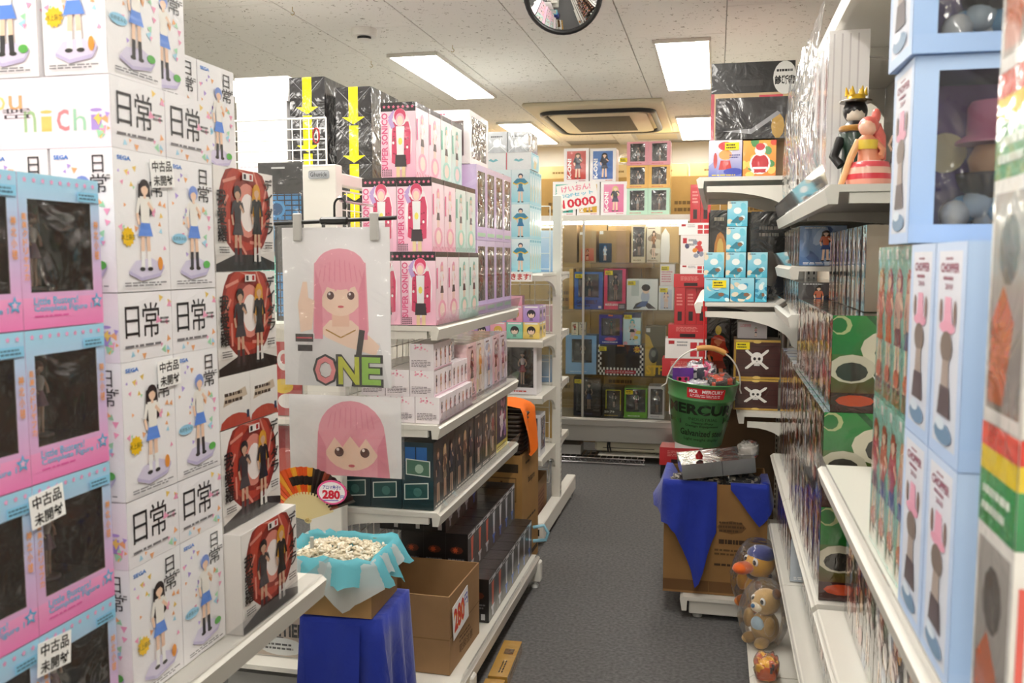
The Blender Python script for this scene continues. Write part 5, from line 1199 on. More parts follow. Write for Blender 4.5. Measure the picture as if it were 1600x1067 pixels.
for k in range(20): mb.tube([(-.49+.86*k/19,-.11,.048),(-.49+.86*k/19,.14,.048)], .003, 6)
mb.build('wires', 'chrome', t)
o = slab('grey_module', -.13, -.08, 0, .13, .08, .07, 'grey_metal'); o.location = (-1.09, 6.60, .0525); tag(o, 'grey plastic module on the chrome rack beside the ivory machine', 'machine')
# red and white toy boxes piled in front of the cabinet
def p_trf(c0, wht):
    def fn(P):
        r = random.Random(int(P.w*1e4)); P.rect(0,0,1,1,c0,mixc(c0,'#ffffff',.06))
        if wht:
            P.rect(.08,.72,.22,.9,'#b02028'); [P.rect(.6+.2*i,.1+.4*j,.76+.2*i,.42+.4*j,'#c8323a') for i in range(2) for j in range(2)] if P.h < .16 else [P.ell(r.uniform(.2,.8), r.uniform(.2,.75), .1, .08, r.choice(['#4a4a68','#d8862c','#c83a3a','#8a8fa0']), 7, r.uniform(0,3)) for _ in range(10)]
            P.bars(.28,.6,.55,.9,2,'#8a8a8e',r)
        else: P.rect(.3,.1,.7,.35,'#2a1618'); P.bars(.2,.5,.8,.85,4,'#e08a84',r)
    return fn
TY = 6.10; zcur = .10
mb = MB(); mb.box(-.17,-.10,0,.17,.10,.098,'#16150f',.004); x_, _ = PY(1072, 700, TY); tag(mb.build('black_stand', 'black_plastic', None, (x_, TY+.11, .001)), 'low black stand under the pile of red and white toy boxes', 'stand')
tower = [(1035,1098,700,0),(1058,1102,648,2),(1048,1104,612,1),(1050,1104,588,1),(1036,1104,560,0),(1040,1106,529,1),(1045,1106,507,0),(1054,1106,449,3),(1053,1106,428,0),(1062,1107,413,1),(1063,1107,367,2),(1060,1109,348,1),(1076,1108,288,3)]
for i, (a, b, pt, kd) in enumerate(tower):
    x0, x1 = PY(a, 450, TY)[0], PY(b, 450, TY)[0]; zt = PY((a+b)/2, pt, TY)[1]; hh = zt-zcur-.001
    lbl = 'toy box in the red and white pile, layer %s from the stand' % ('one two three four five six seven eight nine ten eleven twelve thirteen'.split()[i])
    if kd == 3:
        n = 3 if b-a > 40 else 2; w_ = (x1-x0)/n
        bx = carton(w_-.002, .16, hh, '#b8242c', {'F': p_trf('#b8242c', False), 'L': p_trf('#c02a30', False)}, m='wrapped')
        for k in range(n): put(bx, 'toy_box', 'upright red '+lbl, 'box', x0+w_*(k+.5), TY+.08+.012*k, zcur, 0, 'upright red toy boxes')
    else:
        bx = carton(x1-x0, .18, hh, ('#c02a30','#efe9e6','#e6e0dc')[kd], {'F': p_trf(('#c02a30','#efe9e6','#e6e0dc')[kd], kd > 0), 'L': p_trf('#c02a30', False)}, m='wrapped')
        put(bx, 'toy_box', ('red ', 'flat white ', 'tall white ')[kd]+lbl, 'box', (x0+x1)/2, TY+.09, zcur, jit(.04))
    zcur = zt
# brown storage cartons at the very back
BC = carton(.50,.42,.715,'#b08c4e',{'F':lambda P: (P.rect(0,.49,1,.51,'#a07c40'), P.bars(.3,.6,.7,.75,2,'#6b5228',random.Random(3)))},m='cardboard')
for c in range(5):
    for lev in range(3): put(BC, 'storage_carton', 'big brown storage carton in the wall of cartons behind the glass cabinet', 'carton', -1.75+c*.505, 7.45, .001+lev*.7165, jit(.004), 'big storage cartons')
SCt = carton(.36,.3,.10,'#d8c08a',{'F':lambda P: P.bars(.3,.3,.7,.6,1,'#8a7040',random.Random(3))},m='cardboard')
for i, x in enumerate((-1.25, -.80, -.42, -.04)): put(SCt, 'flat_carton', 'flat pale carton lying on top of the wall of storage cartons', 'carton', x, 7.42, 2.152, jit(.05), 'flat pale cartons')
mb = MB(); mb.tube([(-.10,0,.03),(.10,0,.05)], .028, 12, '#e9e2d0'); tag(mb.build('paper_roll', 'plain', None, (-.92, 7.33, 2.253)), 'cream paper roll lying on a flat pale carton', 'roll')
mb = MB(); rows = []
for i in range(9):
    rows.append([(.10*math.sin(PI*i/8)*math.cos(2*PI*k/12)*(1+.3*noise.noise(Vector((i, k, 0)))), .08*math.sin(PI*i/8)*math.sin(2*PI*k/12), .05-.05*math.cos(PI*i/8)+.008*noise.noise(Vector((i*2, k*2, 3)))) for k in range(12)])
mb.grid(rows, closed=True); tag(mb.build('plastic_bag', 'film', None, (-.70, 7.33, 2.253)), 'crumpled clear plastic bag beside the cream paper roll', 'bag')
# silver boxes above the far side of C
def p_silver(P): P.rect(0,0,1,1,'#8f9092','#aeb0b2'); P.ell(.5,.45,.2,.2,'#c8cacb'); P.bars(.2,.7,.8,.82,1,'#4a4b4d',random.Random(3)); P.line(0,0,.5,.45,.003,'#d8d9da'); P.line(1,0,.5,.45,.003,'#d8d9da')
SY = 5.14; z203 = PY(790, 205, SY)[1]; SH = .12; xs = [PY(q, 220, SY)[0] for q in (728, 760, 792.5, 826)]
base = carton(xs[3]-xs[0], .28, z203-2*(SH+.001)-(CZ[0]+.002)-.001, '#b9b4aa', {'F': p_side('#b0aba0','#c0bbb0')}, m='cardboard'); put(base, 'carton', 'tall grey carton under the silver boxes', 'carton', (xs[0]+xs[3])/2, SY+.14, CZ[0]+.001)
SVB = carton(xs[1]-xs[0]-.002, .27, SH, '#9c9d9f', {'F': p_silver, 'R': p_silver}, m='clearcase')
for lev in range(2):
    for c in range(3): put(SVB, 'silver_box', 'silver shrink wrapped box, %s row above the light blue boxes' % ('lower','upper')[lev], 'box', (xs[c]+xs[c+1])/2, SY+.14, z203-(2-lev)*(SH+.001), 0, 'silver wrapped boxes')

# ================================================================== GOODS ON UNIT D (far right)
DF = DY0+.03
def dbox(px0, px1, ptop, z, c0, paint, name, label, dep=.14, Y=DF, m='wrapped', cat='box', sticker=False, window=None, group=None, fig=None, h=None):
    x0 = PY(px0, 400, Y)[0]; x1 = PY(px1, 400, Y)[0]; zt = PY((px0+px1)/2, ptop, Y)[1] if h is None else z+h
    bx = carton(x1-x0-.002, dep, zt-z-.001, c0, {'F': paint, 'L': p_side(c0, c0)} if paint else {}, {'F': window} if window else {}, m=m, fig=fig)
    ex = (lambda o: inst('price_sticker', YST, o, (bx.w*.5-.04 if sticker == 2 else -bx.w*.5+.035, -bx.d/2-.0034, bx.h-.025))) if sticker else None
    put(bx, name, label, cat, (x0+x1)/2, Y+dep/2, z+.0005, jit(.006), group, extra=ex); return zt
def p_toyA(P):
    r = random.Random(1); P.rect(0,0,1,1,'#5a6ac0','#f0e8ec'); P.poly([(0,.3),(.25,.5),(.2,1),(0,1)], '#cfd3f0'); P.ell(.5,.78,.26,.16,'#f6f4f4',14); P.ell(.5,.84,.22,.12,'#d8474c',14); P.ell(.5,.60,.2,.14,'#f3a65e',12); P.poly([(.36,.45),(.64,.45),(.7,.2),(.3,.2)], '#c8403f'); P.ell(.2,.45,.06,.22,'#c4524e',10); P.ell(.75,.14,.3,.1,'#3a4ab0'); P.bars(.62,.5,.95,.62,2,'#3f3f8a',r); P.bars(.1,.02,.9,.08,1,'#e0c43a',r)
def p_toyB(P):
    r = random.Random(2); P.rect(0,0,1,1,'#e88a3c','#f2b04a'); [P.ell(r.random(), r.random(), .14, .1, r.choice(['#e0523a','#f2d06a','#f6e4d0','#5a9a5a']), 8, r.uniform(0,3)) for _ in range(16)]
    P.ell(.52,.35,.32,.3,'#f6f2f0',14); P.ell(.52,.36,.26,.26,'#c22f38',14); P.ell(.52,.72,.17,.16,'#f6f2f0',12); P.ell(.52,.82,.14,.1,'#d0404a',12); P.rect(.3,.2,.74,.26,'#f6f2f0'); P.poly([(.34,.1),(.48,.1),(.46,.2),(.36,.2)], '#c22f38'); P.poly([(.56,.1),(.7,.1),(.68,.2),(.58,.2)], '#c22f38')
zA = dbox(1104, 1156, 219, 1.831, '#efe6e6', p_toyA, 'toy_box', 'white and violet toy box with a red capped shape on the top shelf', sticker=2)
dbox(1157, 1209, 219, 1.831, '#e8983c', p_toyB, 'toy_box', 'orange toy box with a red and white round figure on the top shelf')
def p_blackwrap(P): P.rect(0,0,1,1,'#29282a','#3c3b3d'); P.ell(.86,.3,.09,.3,'#b08a3a',10); P.bars(.05,.75,.16,.95,2,'#8a8a8c',random.Random(2)); P.poly([(.1,.2),(.5,.12),(.9,.6),(.85,.66),(.5,.25)], '#8f8f92')
dbox(1113, 1226, 152, zA+.001, '#2b2a2c', p_blackwrap, 'toy_box', 'black shrink wrapped box lying on the white and orange toy boxes', m='clearcase', dep=.13)
def p_bigblack(P):
    P.rect(0,0,1,1,'#c03a4c','#c8485a'); P.rect(.04,.0,1,.9,'#d8b98c'); P.rect(0,.74,1,1,'#181617')
    P.rect(.3,.80,.62,.85,'#2e2b2c'); P.ell(.88,.86,.14,.14,'#e8e8e4',18); P.txt('診断書',.76,.80,1.0,.88,'#141414',.05); P.bars(.78,.9,.98,.94,1,'#141414',random.Random(3))
    P.rect(.06,.68,.98,.70,'#e0a0a8'); P.poly([(.58,.72),(.86,.72),(.88,.5),(.56,.5)], '#d84a5c'); P.line(.66,.64,.78,.54,.012,'#f2eeee'); P.line(.78,.64,.66,.54,.012,'#f2eeee'); P.ell(.24,.6,.12,.08,'#3a3432',10)
dbox(1106, 1235, 97, 1.831, '#c03a4c', p_bigblack, 'toy_box', 'tall black topped box with a round white stamp behind the toy boxes', m='wrapped', dep=.16, Y=DF+.15)
def p_aqua(k):
    def fn(P):
        r = random.Random(k); P.rect(0,0,1,1,'#3fb4d0','#a6dfec'); [P.ell(r.random(), r.random(), .16, .1, r.choice(['#d5f0f4','#2f93bc','#e6d9c0','#79cfe0']), 8, r.uniform(0,3)) for _ in range(9)]; P.poly([(.15,.15),(.6,.1),(.85,.3),(.5,.4)], '#2d7f94'); P.ell(.5,.62,.2,.13,'#eef4f2'); P.ell(.68,.3,.12,.08,'#8a6248'); P.bars(.08,.9,.5,.96,1,'#1c4a6c',r)
    return fn
zb = 1.327
z1_ = dbox(1101, 1141, 434, zb, '#2a7fb8', p_aqua(3), 'figure_cube', 'blue toy box with a price sticker, first of the bottom row on the second shelf', sticker=2, dep=.11)
dbox(1142, 1180, 434, zb, '#2a7fb8', p_aqua(4), 'figure_cube', 'blue toy box in the middle of the bottom row on the second shelf', dep=.11)
dbox(1181, 1200, 434, zb, '#3fb4d0', p_aqua(5), 'figure_cube', 'narrow aqua cube at the end of the bottom row on the second shelf', dep=.11)
for i, (a, b) in enumerate(((1100,1132),(1134,1166),(1168,1200))): z2_ = dbox(a, b, 394, z1_+.001, '#56bfd8', p_aqua(6), 'figure_cube', 'aqua figure cube in the row of three on the second shelf', dep=.095, group='aqua figure cubes')
z3_ = dbox(1134, 1166, 354, z2_+.001, '#56bfd8', p_aqua(6), 'figure_cube', 'aqua figure cube second from the top of the little tower', dep=.095)
dbox(1135, 1167, 314, z3_+.001, '#56bfd8', p_aqua(6), 'figure_cube', 'aqua figure cube topmost of the little tower', dep=.095)
def p_darkorange(P): P.rect(0,0,1,1,'#1c1816','#2a2422'); P.ell(.5,.5,.3,.26,'#d8862c',12); P.ell(.5,.55,.16,.14,'#f0c25a',10); P.bars(.2,.86,.8,.94,1,'#c8b8a0',random.Random(2))
dbox(1108, 1142, 328, zb, '#1c1816', p_darkorange, 'figure_box', 'dark box with an orange figure behind the aqua cubes', Y=DF+.20, m='clearcase')
dbox(1172, 1236, 330, zb, '#23201e', lambda P: (P.rect(0,0,1,1,'#1c1a19','#2a2725'), P.bars(.2,.7,.8,.85,2,'#8a8278',random.Random(4)), P.ell(.5,.35,.2,.2,'#4a4038')), 'figure_box', 'large dark wrapped box at the back of the second shelf', Y=DF+.24, m='clearcase')
def p_chest(P):
    P.rect(0,0,1,1,'#3a1512','#451a15')
    for i in range(6): P.rect(0,i/6,1,i/6+.012,'#260c0a')
    P.rect(0,.94,1,1,'#b8903a','#d8b45a'); P.rect(0,0,1,.06,'#b8903a'); P.rect(0,0,.045,1,'#a8842f'); P.ell(.5,.95,.09,.04,'#e0c06a',10); P.ell(.5,.04,.09,.04,'#e0c06a',10)
    for a, b in (((.28,.72),(.72,.28)), ((.28,.28),(.72,.72))):
        P.line(*a,*b,.011,'#ece8e0')
        for e in (a, b): P.ell(e[0]-.014,e[1],.022,.028,'#ece8e0',8); P.ell(e[0]+.014,e[1]+.012,.022,.028,'#ece8e0',8)
    P.ell(.5,.53,.13,.16,'#f1eee8',16); P.rect(.44,.34,.56,.44,'#f1eee8'); P.ell(.45,.52,.032,.042,'#1a1210',10); P.ell(.55,.52,.032,.042,'#1a1210',10); P.poly([(.485,.44),(.515,.44),(.5,.47)], '#1a1210')
    for i in range(4): P.line(.46+i*.027,.34,.46+i*.027,.41,.0012,'#8a8078')
zc1 = dbox(1150, 1222, 593, .876, '#3a1512', p_chest, 'chest_box', 'dark red treasure chest box with skull and crossbones, lower of two', dep=.16, Y=3.81)
zc2 = dbox(1150, 1224, 531, zc1+.001, '#3a1512', p_chest, 'chest_box', 'dark red treasure chest box with skull, crossbones and yellow sticker, upper of two', dep=.16, Y=3.81, sticker=True)
dbox(1155, 1202, 503, zc2+.001, '#c9c4c4', lambda P: (P.rect(0,0,1,1,'#c6c0c2','#d5d0d0'), P.txt('LOEWE',.1,.68,.45,.88,'#d87a88',.02), P.figure(.62,.1,.6,'#5a8a6a','#d8a0a8','#5a5a60')), 'small_box', 'small grey white box lying on the upper treasure chest box', Y=3.86, dep=.12)
dbox(1107, 1143, 497, .806, '#1d1410', lambda P: (P.rect(0,0,1,1,'#170f0d','#231613'), P.figure(.5,.1,.7,'#c03a1c','#b8321c','#7a2214',skin='#d8764a',width=1.3), P.ell(.5,.85,.14,.06,'#d8b838',10)), 'figure_box', 'tall black box with a red robed figure, deep in the shelf behind the bucket', Y=4.60, m='clearcase', dep=.16)
dbox(1145, 1186, 492, .806, '#171310', lambda P: (P.rect(0,0,1,1,'#14100e','#1e1815'), P.ell(.5,.5,.24,.2,'#5a2a1c',10)), 'figure_box', 'tall black box beside the red robed one, deep in the shelf', Y=4.62, m='clearcase', dep=.16)
for i, (z_, h_) in enumerate(((.102, .60), (.806, .44), (1.327, .42))):  # added dark blocks stand in for the dark interior and stop the view through
    bx = carton(.37, .25, h_, ('#5a4630','#221e1c','#1e1b1a')[i], {'F': p_side(('#54412c','#1c1918','#1a1716')[i], ('#5f4a33','#2a2523','#26211f')[i])}, m='wrapped'); put(bx, 'carton', 'added dark block for the dark interior, deep on the %s of the chest box unit' % ('base','lower shelf','second shelf')[i], 'carton', .14, 5.05, z_, 0)
# ------------------------------------------------------------------ carton with blue cloths, its contents and the bucket
DCX0, DCX1 = -.195, .225; DCY0, DCY1 = 3.735, 4.08; DCZ, DCH = .102, .47
def drc(mb, w, d, h):
    P = Paint(mb, lambda u, v, o: (-w/2+u*w, -d/2-o, v*h), w, h); P.rect(0,.02,1,.12,'#6b4a26')
    P.ell(.66,.62,.14,.06,'#6b4c28',8); P.bars(.54,.57,.78,.68,3,'#4f3619',random.Random(7)); P.bars(.54,.45,.8,.53,1,'#3d2a14',random.Random(8)); P.bars(.5,.36,.84,.43,2,'#5d4322',random.Random(9)); P.bars(.5,.26,.84,.3,1,'#3d2a14',random.Random(6)); P.line(.45,.0,.45,1,.002,'#8a6438')
open_carton('open_carton', 'large brown printed carton with blue cloths over its rim', DCX1-DCX0, DCY1-DCY0, DCH, (DCX0+DCX1)/2, (DCY0+DCY1)/2, DCZ, 0, '#8f6a3c', .005, drc)
def rim_cloth(label, rim, lens, seed, amp=.018, parent=None):
    """cloth laid over a rim; rim = list of (x, y, nx, ny)"""
    mb = MB(); rows = []; n = len(rim); zt = DCZ+DCH+.006
    rows.append([(x-a*.05, y-b*.05, zt-.05) for x, y, a, b in rim]); rows.append([(x-a*.02, y-b*.02, zt+.002) for x, y, a, b in rim])
    rows.append([(x+a*.006, y+b*.006, zt+.004) for x, y, a, b in rim])
    for i in range(1, 10):
        s = i/9; rows.append([(x+a*(.008+amp*s*(1.0+.8*math.sin(k*.95+seed+s))), y+b*(.008+amp*s*(1.0+.8*math.sin(k*.95+seed+s))), zt-lens(k/(n-1))*s) for k, (x, y, a, b) in enumerate(rim)])
    mb.grid(rows); o = mb.build('blue_cloth', 'blue_cloth'); return tag(o, label, 'cloth')
q = [(DCX0, DCY1-(DCY1-DCY0)*k/10-.02, -1, 0) for k in range(10)]+[(DCX0, DCY0+.005, -.7, -.7)]+[(DCX0+.215*k/13, DCY0, 0, -1) for k in range(1, 14)]
rim_cloth('long royal blue cloth hanging in a point over the printed carton', q, lambda u: .13+.28*max(0, 1-abs(u-.78)/.30)+.05*max(0, math.sin(u*17)) if u > .3 else .14+.06*math.sin(u*20), 1.0, .026)
q = [(.075+.15*k/9, DCY0, 0, -1) for k in range(10)]+[(DCX1, DCY0+.005, .7, -.7)]+[(DCX1, DCY0+.2*k/6, 1, 0) for k in range(1, 7)]
rim_cloth('short royal blue cloth tip over the printed carton beside the shelves', q, lambda u: .02+.155*max(0, 1-abs(u-.45)/.45), 2.0, .01)
def lump(name, label, c, r, sq, cols, seed, cat, wrap=True, m='plush'):
    t = thing(name, label, cat, c); mb = MB(); n, mm = 30, 20; rows = []
    def se(v): return math.copysign(abs(v)**.62, v)
    for i in range(mm+1):
        a = PI*i/mm; rows.append([Vector((se(math.sin(a))*se(math.cos(2*PI*k/n))*sq[0], se(math.sin(a))*se(math.sin(2*PI*k/n))*sq[1], -se(math.cos(a))*sq[2]+sq[2]))*r*(1+.22*noise.noise(Vector((i*.5, math.cos(2*PI*k/n)*2, math.sin(2*PI*k/n)*2+seed)))) for k in range(n)])
    mb.grid(rows, closed=True, colf=lambda i, j: cols[int((noise.noise(Vector((rows[i][j].x*28, rows[i][j].y*28, rows[i][j].z*34+seed*7)))+1)*2.2) % len(cols)]); mb.build('stuffed_body', m, t)
    if wrap:
        mb = MB(); rows = [[Vector((v.x*1.06, v.y*1.06, v.z*1.04+.001+.006*noise.noise(v*60))) for v in rw] for rw in rows]; mb.grid(rows, closed=True); mb.build('clear_wrap', 'film', t)
    return t
PZ0 = DCZ+DCH-.03
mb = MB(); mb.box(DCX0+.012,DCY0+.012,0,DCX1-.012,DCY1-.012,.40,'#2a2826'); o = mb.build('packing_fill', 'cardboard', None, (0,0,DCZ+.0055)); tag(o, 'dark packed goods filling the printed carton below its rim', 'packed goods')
lump('wrapped_plush', 'black and cream wrapped plush in the printed carton, beside the short blue cloth', (.125, 3.84, PZ0-.03), .09, (.8,.55,.42), ['#1c1a1a','#d5cdb8','#2a2624','#c8bfa8'], 1, 'plush')
lump('wrapped_plush', 'black and cream wrapped plush by the long blue cloth', (-.12, 3.815, PZ0-.03), .06, (.85,.6,.6), ['#d9d2c2','#2a2624','#bfae94','#1c1a1a'], 2, 'plush')
lump('wrapped_plush', 'dark wrapped plush in the middle of the printed carton', (-.005, 3.84, PZ0-.03), .07, (.7,.7,.5), ['#24211f','#3a342e','#c9bea8'], 3, 'plush')
SBx = carton(.30,.19,.062,'#6d6f71',{'F':lambda P: (P.rect(0,0,1,1,'#63676a','#85888a'), P.line(.55,0,.55,1,.003,'#3a3c3e')),'T':lambda P: (P.rect(0,0,1,1,'#4c4a48','#6a6866'), P.rect(.5,.3,.95,.8,'#2a2826'))},m='clearcase')
o = put(SBx, 'silver_tray', 'silver wrapped tray box lying on the plush pile under the green bucket', 'box', .015, 3.83, PZ0+.072, R(8)); o.rotation_euler = (R(4), R(-7), R(8))
mb = MB(); mb.lathe([(.014,0),(.016,.014),(.003,.034)], 8, col='#e0202c'); o = mb.build('red_tag', 'vinyl', None, (-.055, 3.765, PZ0+.128)); tag(o, 'tiny bright red peak on the silver tray box', 'tag')
lump('wrapped_toy', 'orange and white wrapped toy beside the bucket base, before the chest boxes', (.145, 3.83, PZ0+.128), .04, (1,.8,.8), ['#e2491f','#f0ece6','#d8d2ca'], 4, 'toy')
# bucket
BK = thing('metal_bucket', 'green metal bucket lettered MERCURY Galvanized steel on the pile', 'bucket', (-.065, 3.715, .752)); BK.rotation_euler = (R(3), R(4), R(8))
rb_, rt_, hb_ = .100, .143, .258
def cone(u, v, o):      # u = 0..1 over the front half
    a = -PI/2+(u-.5)*PI*.98; r = rb_+(rt_-rb_)*v+o; return (r*math.cos(a), r*math.sin(a), v*hb_)
mb = MB(); mb.lathe([(rb_*.96,.0),(rb_,.004),(rb_+(rt_-rb_)*.74,hb_*.74),(rb_+(rt_-rb_)*.75+.0035,hb_*.755),(rb_+(rt_-rb_)*.77,hb_*.77),(rt_,hb_),(rt_+.004,hb_+.003),(rt_,hb_+.006),(rt_-.003,hb_),(rb_-.002,.01)], 48, col='#48854b', cap=True)
P = Paint(mb, cone, rt_*PI*.8, hb_); P.off = .0012
ink = '#12210f'
P.txt('MERCURY', .07,.53,.95,.70,ink,.04); P.txt('INDUSTRIAL', .34,.44,.66,.485,ink); P.txt('Heavy-Duty', .38,.375,.62,.42,ink,.02); P.txt('Design Equipment', .31,.325,.69,.37,ink,.02); P.txt('Galvanized steel', .24,.185,.78,.29,ink,.02); P.txt('Light weight display', .29,.10,.72,.155,ink,.01)
P.rect(.06,.36,.25,.43,ink); P.txt('MCR', .09,.375,.22,.415,'#2f7a35',.02); P.rect(.74,.40,.9,.50,ink); P.txt('MCR', .76,.42,.88,.48,'#2f7a35',.02)
mb.build('pail', 'bucket_green', BK)
mb = MB(); P = Paint(mb, cone, rt_*PI*.8, hb_); P.off = .0016
for i in range(8): P.rect(.32+.36*i/8, .80, .32+.36*(i+1)/8, .96, '#c8202c'); P.off -= .00005
P.txt('MCR', .34,.885,.42,.94,'#f4eaea',.04); P.txt('MERCURY', .46,.885,.66,.94,'#f4eaea',.03); P.bars(.35,.82,.65,.87,2,'#f0d8d8',random.Random(3)); o = mb.build('label', 'print', BK); o['label'] = 'red maker label with white lettering'
mb = MB(); ha = [(-(rt_+.004)*math.cos(a), -.02-.05*math.sin(a), hb_-.02+.165*math.sin(a)) for a in [PI*k/20 for k in range(21)]]
ha = [(-(rt_+.004)-.012, -.005, hb_-.05), (-(rt_+.02), -.012, hb_-.035)]+ha+[((rt_+.004)+.01, -.005, hb_-.04)]
mb.tube(ha, .0032, 8, '#dcdad2'); mb.build('handle', 'vinyl', BK)
mb = MB(); mb.tube(ha[10:16], .011, 10); mb.build('grip', 'wood', BK)
def inbucket(name, label, fn, lx, ly, lz): 
    p_ = BK.matrix_basis @ Vector((lx, ly, lz)); fn(tuple(p_), name, label)
PUR = carton(.085,.05,.09,'#5a2a86',{'F':lambda P: (P.rect(0,0,1,1,'#4a2274','#6a3a96'), P.rect(.2,.3,.8,.6,'#c83a6a'), P.ell(.35,.5,.08,.08,'#1a1a1a'), P.ell(.65,.5,.08,.08,'#1a1a1a'))},m='clearcase')
mb = MB(); mb.lathe([(rt_*.80,0),(rt_*.82,.004)], 24, col='#3a332e'); tag(mb.build('bucket_filler', 'plain', None, (-.065+.012, 3.715, .752+hb_-.05)), 'dark goods filling the green bucket to below its rim', 'packed goods')
put(PUR, 'small_pack', 'purple wrapped pack with a red face shape in the bucket', 'pack', -.13, 3.69, .752+hb_-.038, R(14))
lump('wrapped_pack', 'navy and pink wrapped cushion pack in the bucket', (-.055, 3.755, .752+hb_-.045), .062, (1,.6,.85), ['#1c2440','#e05a8c','#e6e2e6'], 5, 'pack')
lump('wrapped_pack', 'orange wrapped pack in the bucket', (.02, 3.70, .752+hb_-.045), .06, (1.0,.7,.55), ['#e8561c','#d8481a','#3a2420'], 2, 'pack')
lump('wrapped_pack', 'small white wrapped pack in the bucket', (-.065, 3.64, .752+hb_-.045), .035, (1.2,.7,.7), ['#e8e4e0','#c9c4d0'], 7, 'pack')
mb = MB(); mb.tube([(0,0,0),(.002,0,.12),(-.003,0,.26)], .004, 6, '#c02020'); tag(mb.build('red_strap', 'vinyl', None, (-.045, 3.735, 1.07)), 'thin red strap hanging from the second shelf above the bucket', 'strap')

# ================================================================== GOODS ON UNIT R (right, near)
def p_chopwin(P): P.rect(0,0,1,.1,'#a9c6ee')
p_chopwin.cols = ('#a3c2ec','#b9d2f2')
def p_choppanel(P):
    r = random.Random(6); P.rect(0,0,1,1,'#b3cbee','#c6d8f2'); P.rect(.12,.06,.88,.96,'#cdd4e2','#dfe1ea')
    P.bars(.35,.915,.65,.935,1,'#9a5a70',r); P.txt('CHOPPER',.2,.86,.8,.905,'#9a5068',.03); P.bars(.3,.82,.7,.85,1,'#9a5a70',r); P.txt('2010',.38,.785,.62,.81,'#9a5a70',.02)
    P.poly([(.36,.62),(.64,.62),(.6,.75),(.4,.75)], '#e6a6bc'); P.ell(.5,.61,.26,.03,'#e0a0b6',14); P.ell(.27,.68,.05,.06,'#8a7068',8); P.ell(.73,.68,.05,.06,'#8a7068',8)
    P.ell(.5,.52,.2,.075,'#7d7068',12); P.poly([(.36,.3),(.64,.3),(.6,.46),(.4,.46)], '#a89a92'); P.poly([(.28,.2),(.72,.2),(.66,.34),(.34,.34)], '#5c5054'); P.ell(.5,.12,.3,.05,'#6f8fae',12); P.ell(.4,.16,.16,.03,'#d3dfea',10)
def chop_insert(w, d, h):
    ks = []; y = -d/2+.055
    m = MB(); r = random.Random(3); bw, bh = w*.70, h*.80
    m.face([(-bw/2,y+.028,h*.11),(bw/2,y+.028,h*.11),(bw/2,y+.028,h*.90),(-bw/2,y+.028,h*.90)], ['#2a2f86','#2a2f86','#7a4f8c','#7a4f8c'])
    m.lathe([(.001,0),(.024,0)], 24, cap=False); 
    moon = MB(); moon.prism([(.026*math.cos(2*PI*k/24), .026*math.sin(2*PI*k/24)) for k in range(24)], lambda a, b, q: (-w*.2+a, y+.0265-(.001 if q else 0), h*.52+b), '#ece0b4'); ks.append(('printed_moon', moon.mesh('printed_moon', 'print'), (0,0,0)))
    ks.append(('backdrop', m.mesh('backdrop', 'print'), (0,0,0)))
    b = MB(); b.lathe([(.018,h*.25),(.034,h*.29),(.040,h*.36),(.041,h*.385),(.037,h*.385),(.02,h*.30)], 20, (w*.05,y-.008,0), cols=['#2c2422']*3+['#7a4a34']*3); ks.append(('toy_boat', b.mesh('toy_boat', 'vinyl'), (0,0,0)))
    p = MB(); p.lathe([(.024,h*.39),(.028,h*.46),(.02,h*.54)], 16, (w*.05,y-.008,0), '#d9a878'); p.lathe([(.043,h*.55),(.043,h*.565),(.030,h*.60),(.030,h*.75),(.026,h*.78)], 20, (w*.05,y-.006,0), '#e58fb4'); ks.append(('toy_hat', p.mesh('toy_hat', 'vinyl'), (0,0,0)))
    c = MB()
    for k in range(7): c.ball((w*(-.17+.07*k), y-.012+.012*(k % 2), h*(.16+.03*(k % 3))), .019, ('#e8f2fa','#7fbbe6','#cfe4f4')[k % 3], 10, 7)
    ks.append(('toy_cloud', c.mesh('toy_cloud', 'vinyl'), (0,0,0))); return ks
CH = carton(.19,.128,.230,'#a9c6ee',{'F':p_chopwin,'L':p_choppanel},{'F':(.15,.1,.85,.92,.115,'#3a3c78')},m='print',insert=chop_insert)
RZ = 1.057
for lev in range(2):
    for c in range(2): put(CH, 'window_box', 'light blue window box with a night sky backdrop, %s row beside the teal cased boxes' % ('lower','upper')[lev], 'box', RX+.004+.095, .955+c*.1305+.064, RZ+lev*.231, jit(.006), 'light blue night sky window boxes')
put(CH, 'window_box', 'light blue window box with boat toy, standing above the teal cased boxes', 'box', RX+.0+.095, 1.285, RZ+.4635, 0)
put(CH, 'window_box', 'topmost light blue window box, stacked above the boat toy box', 'box', RX-.008+.095, 1.280, RZ+.695, R(2))
def p_tealcase(k):
    def fn(P): r = random.Random(k); P.rect(0,0,1,1,'#6fb8a4','#a4d6c8'); P.rect(.06,.03,.94,.3,'#8a6a3a','#9ac0a8'); P.figure(.5,.1,.78,r.choice(['#c8543a','#d88a4a','#c2687c']),r.choice(['#d06a50','#e0b4a0','#c84a60']),r.choice(['#4a5a8a','#d8743a','#7a3a4a']),width=1.2); P.ell(.5,.2,.3,.06,'#d8703a',8); P.rect(.05,.92,.3,.98,'#f2f2ee')
    return fn
for lev in range(2):
    for c in range(4):
        bx = carton(.066,.15,.230,'#8fcab8',{'F':p_tealcase(c+lev*4),'R':p_side('#9fd4c4','#bfe4d8')},m='clearcase')
        faceN(bx, RX+.012, 1.222+c*.0685, RZ+lev*.231, 'cased_box', 'teal clear cased figure box, %s row beside the light blue window boxes' % ('lower','upper')[lev], 'box', group='teal cased figure boxes')
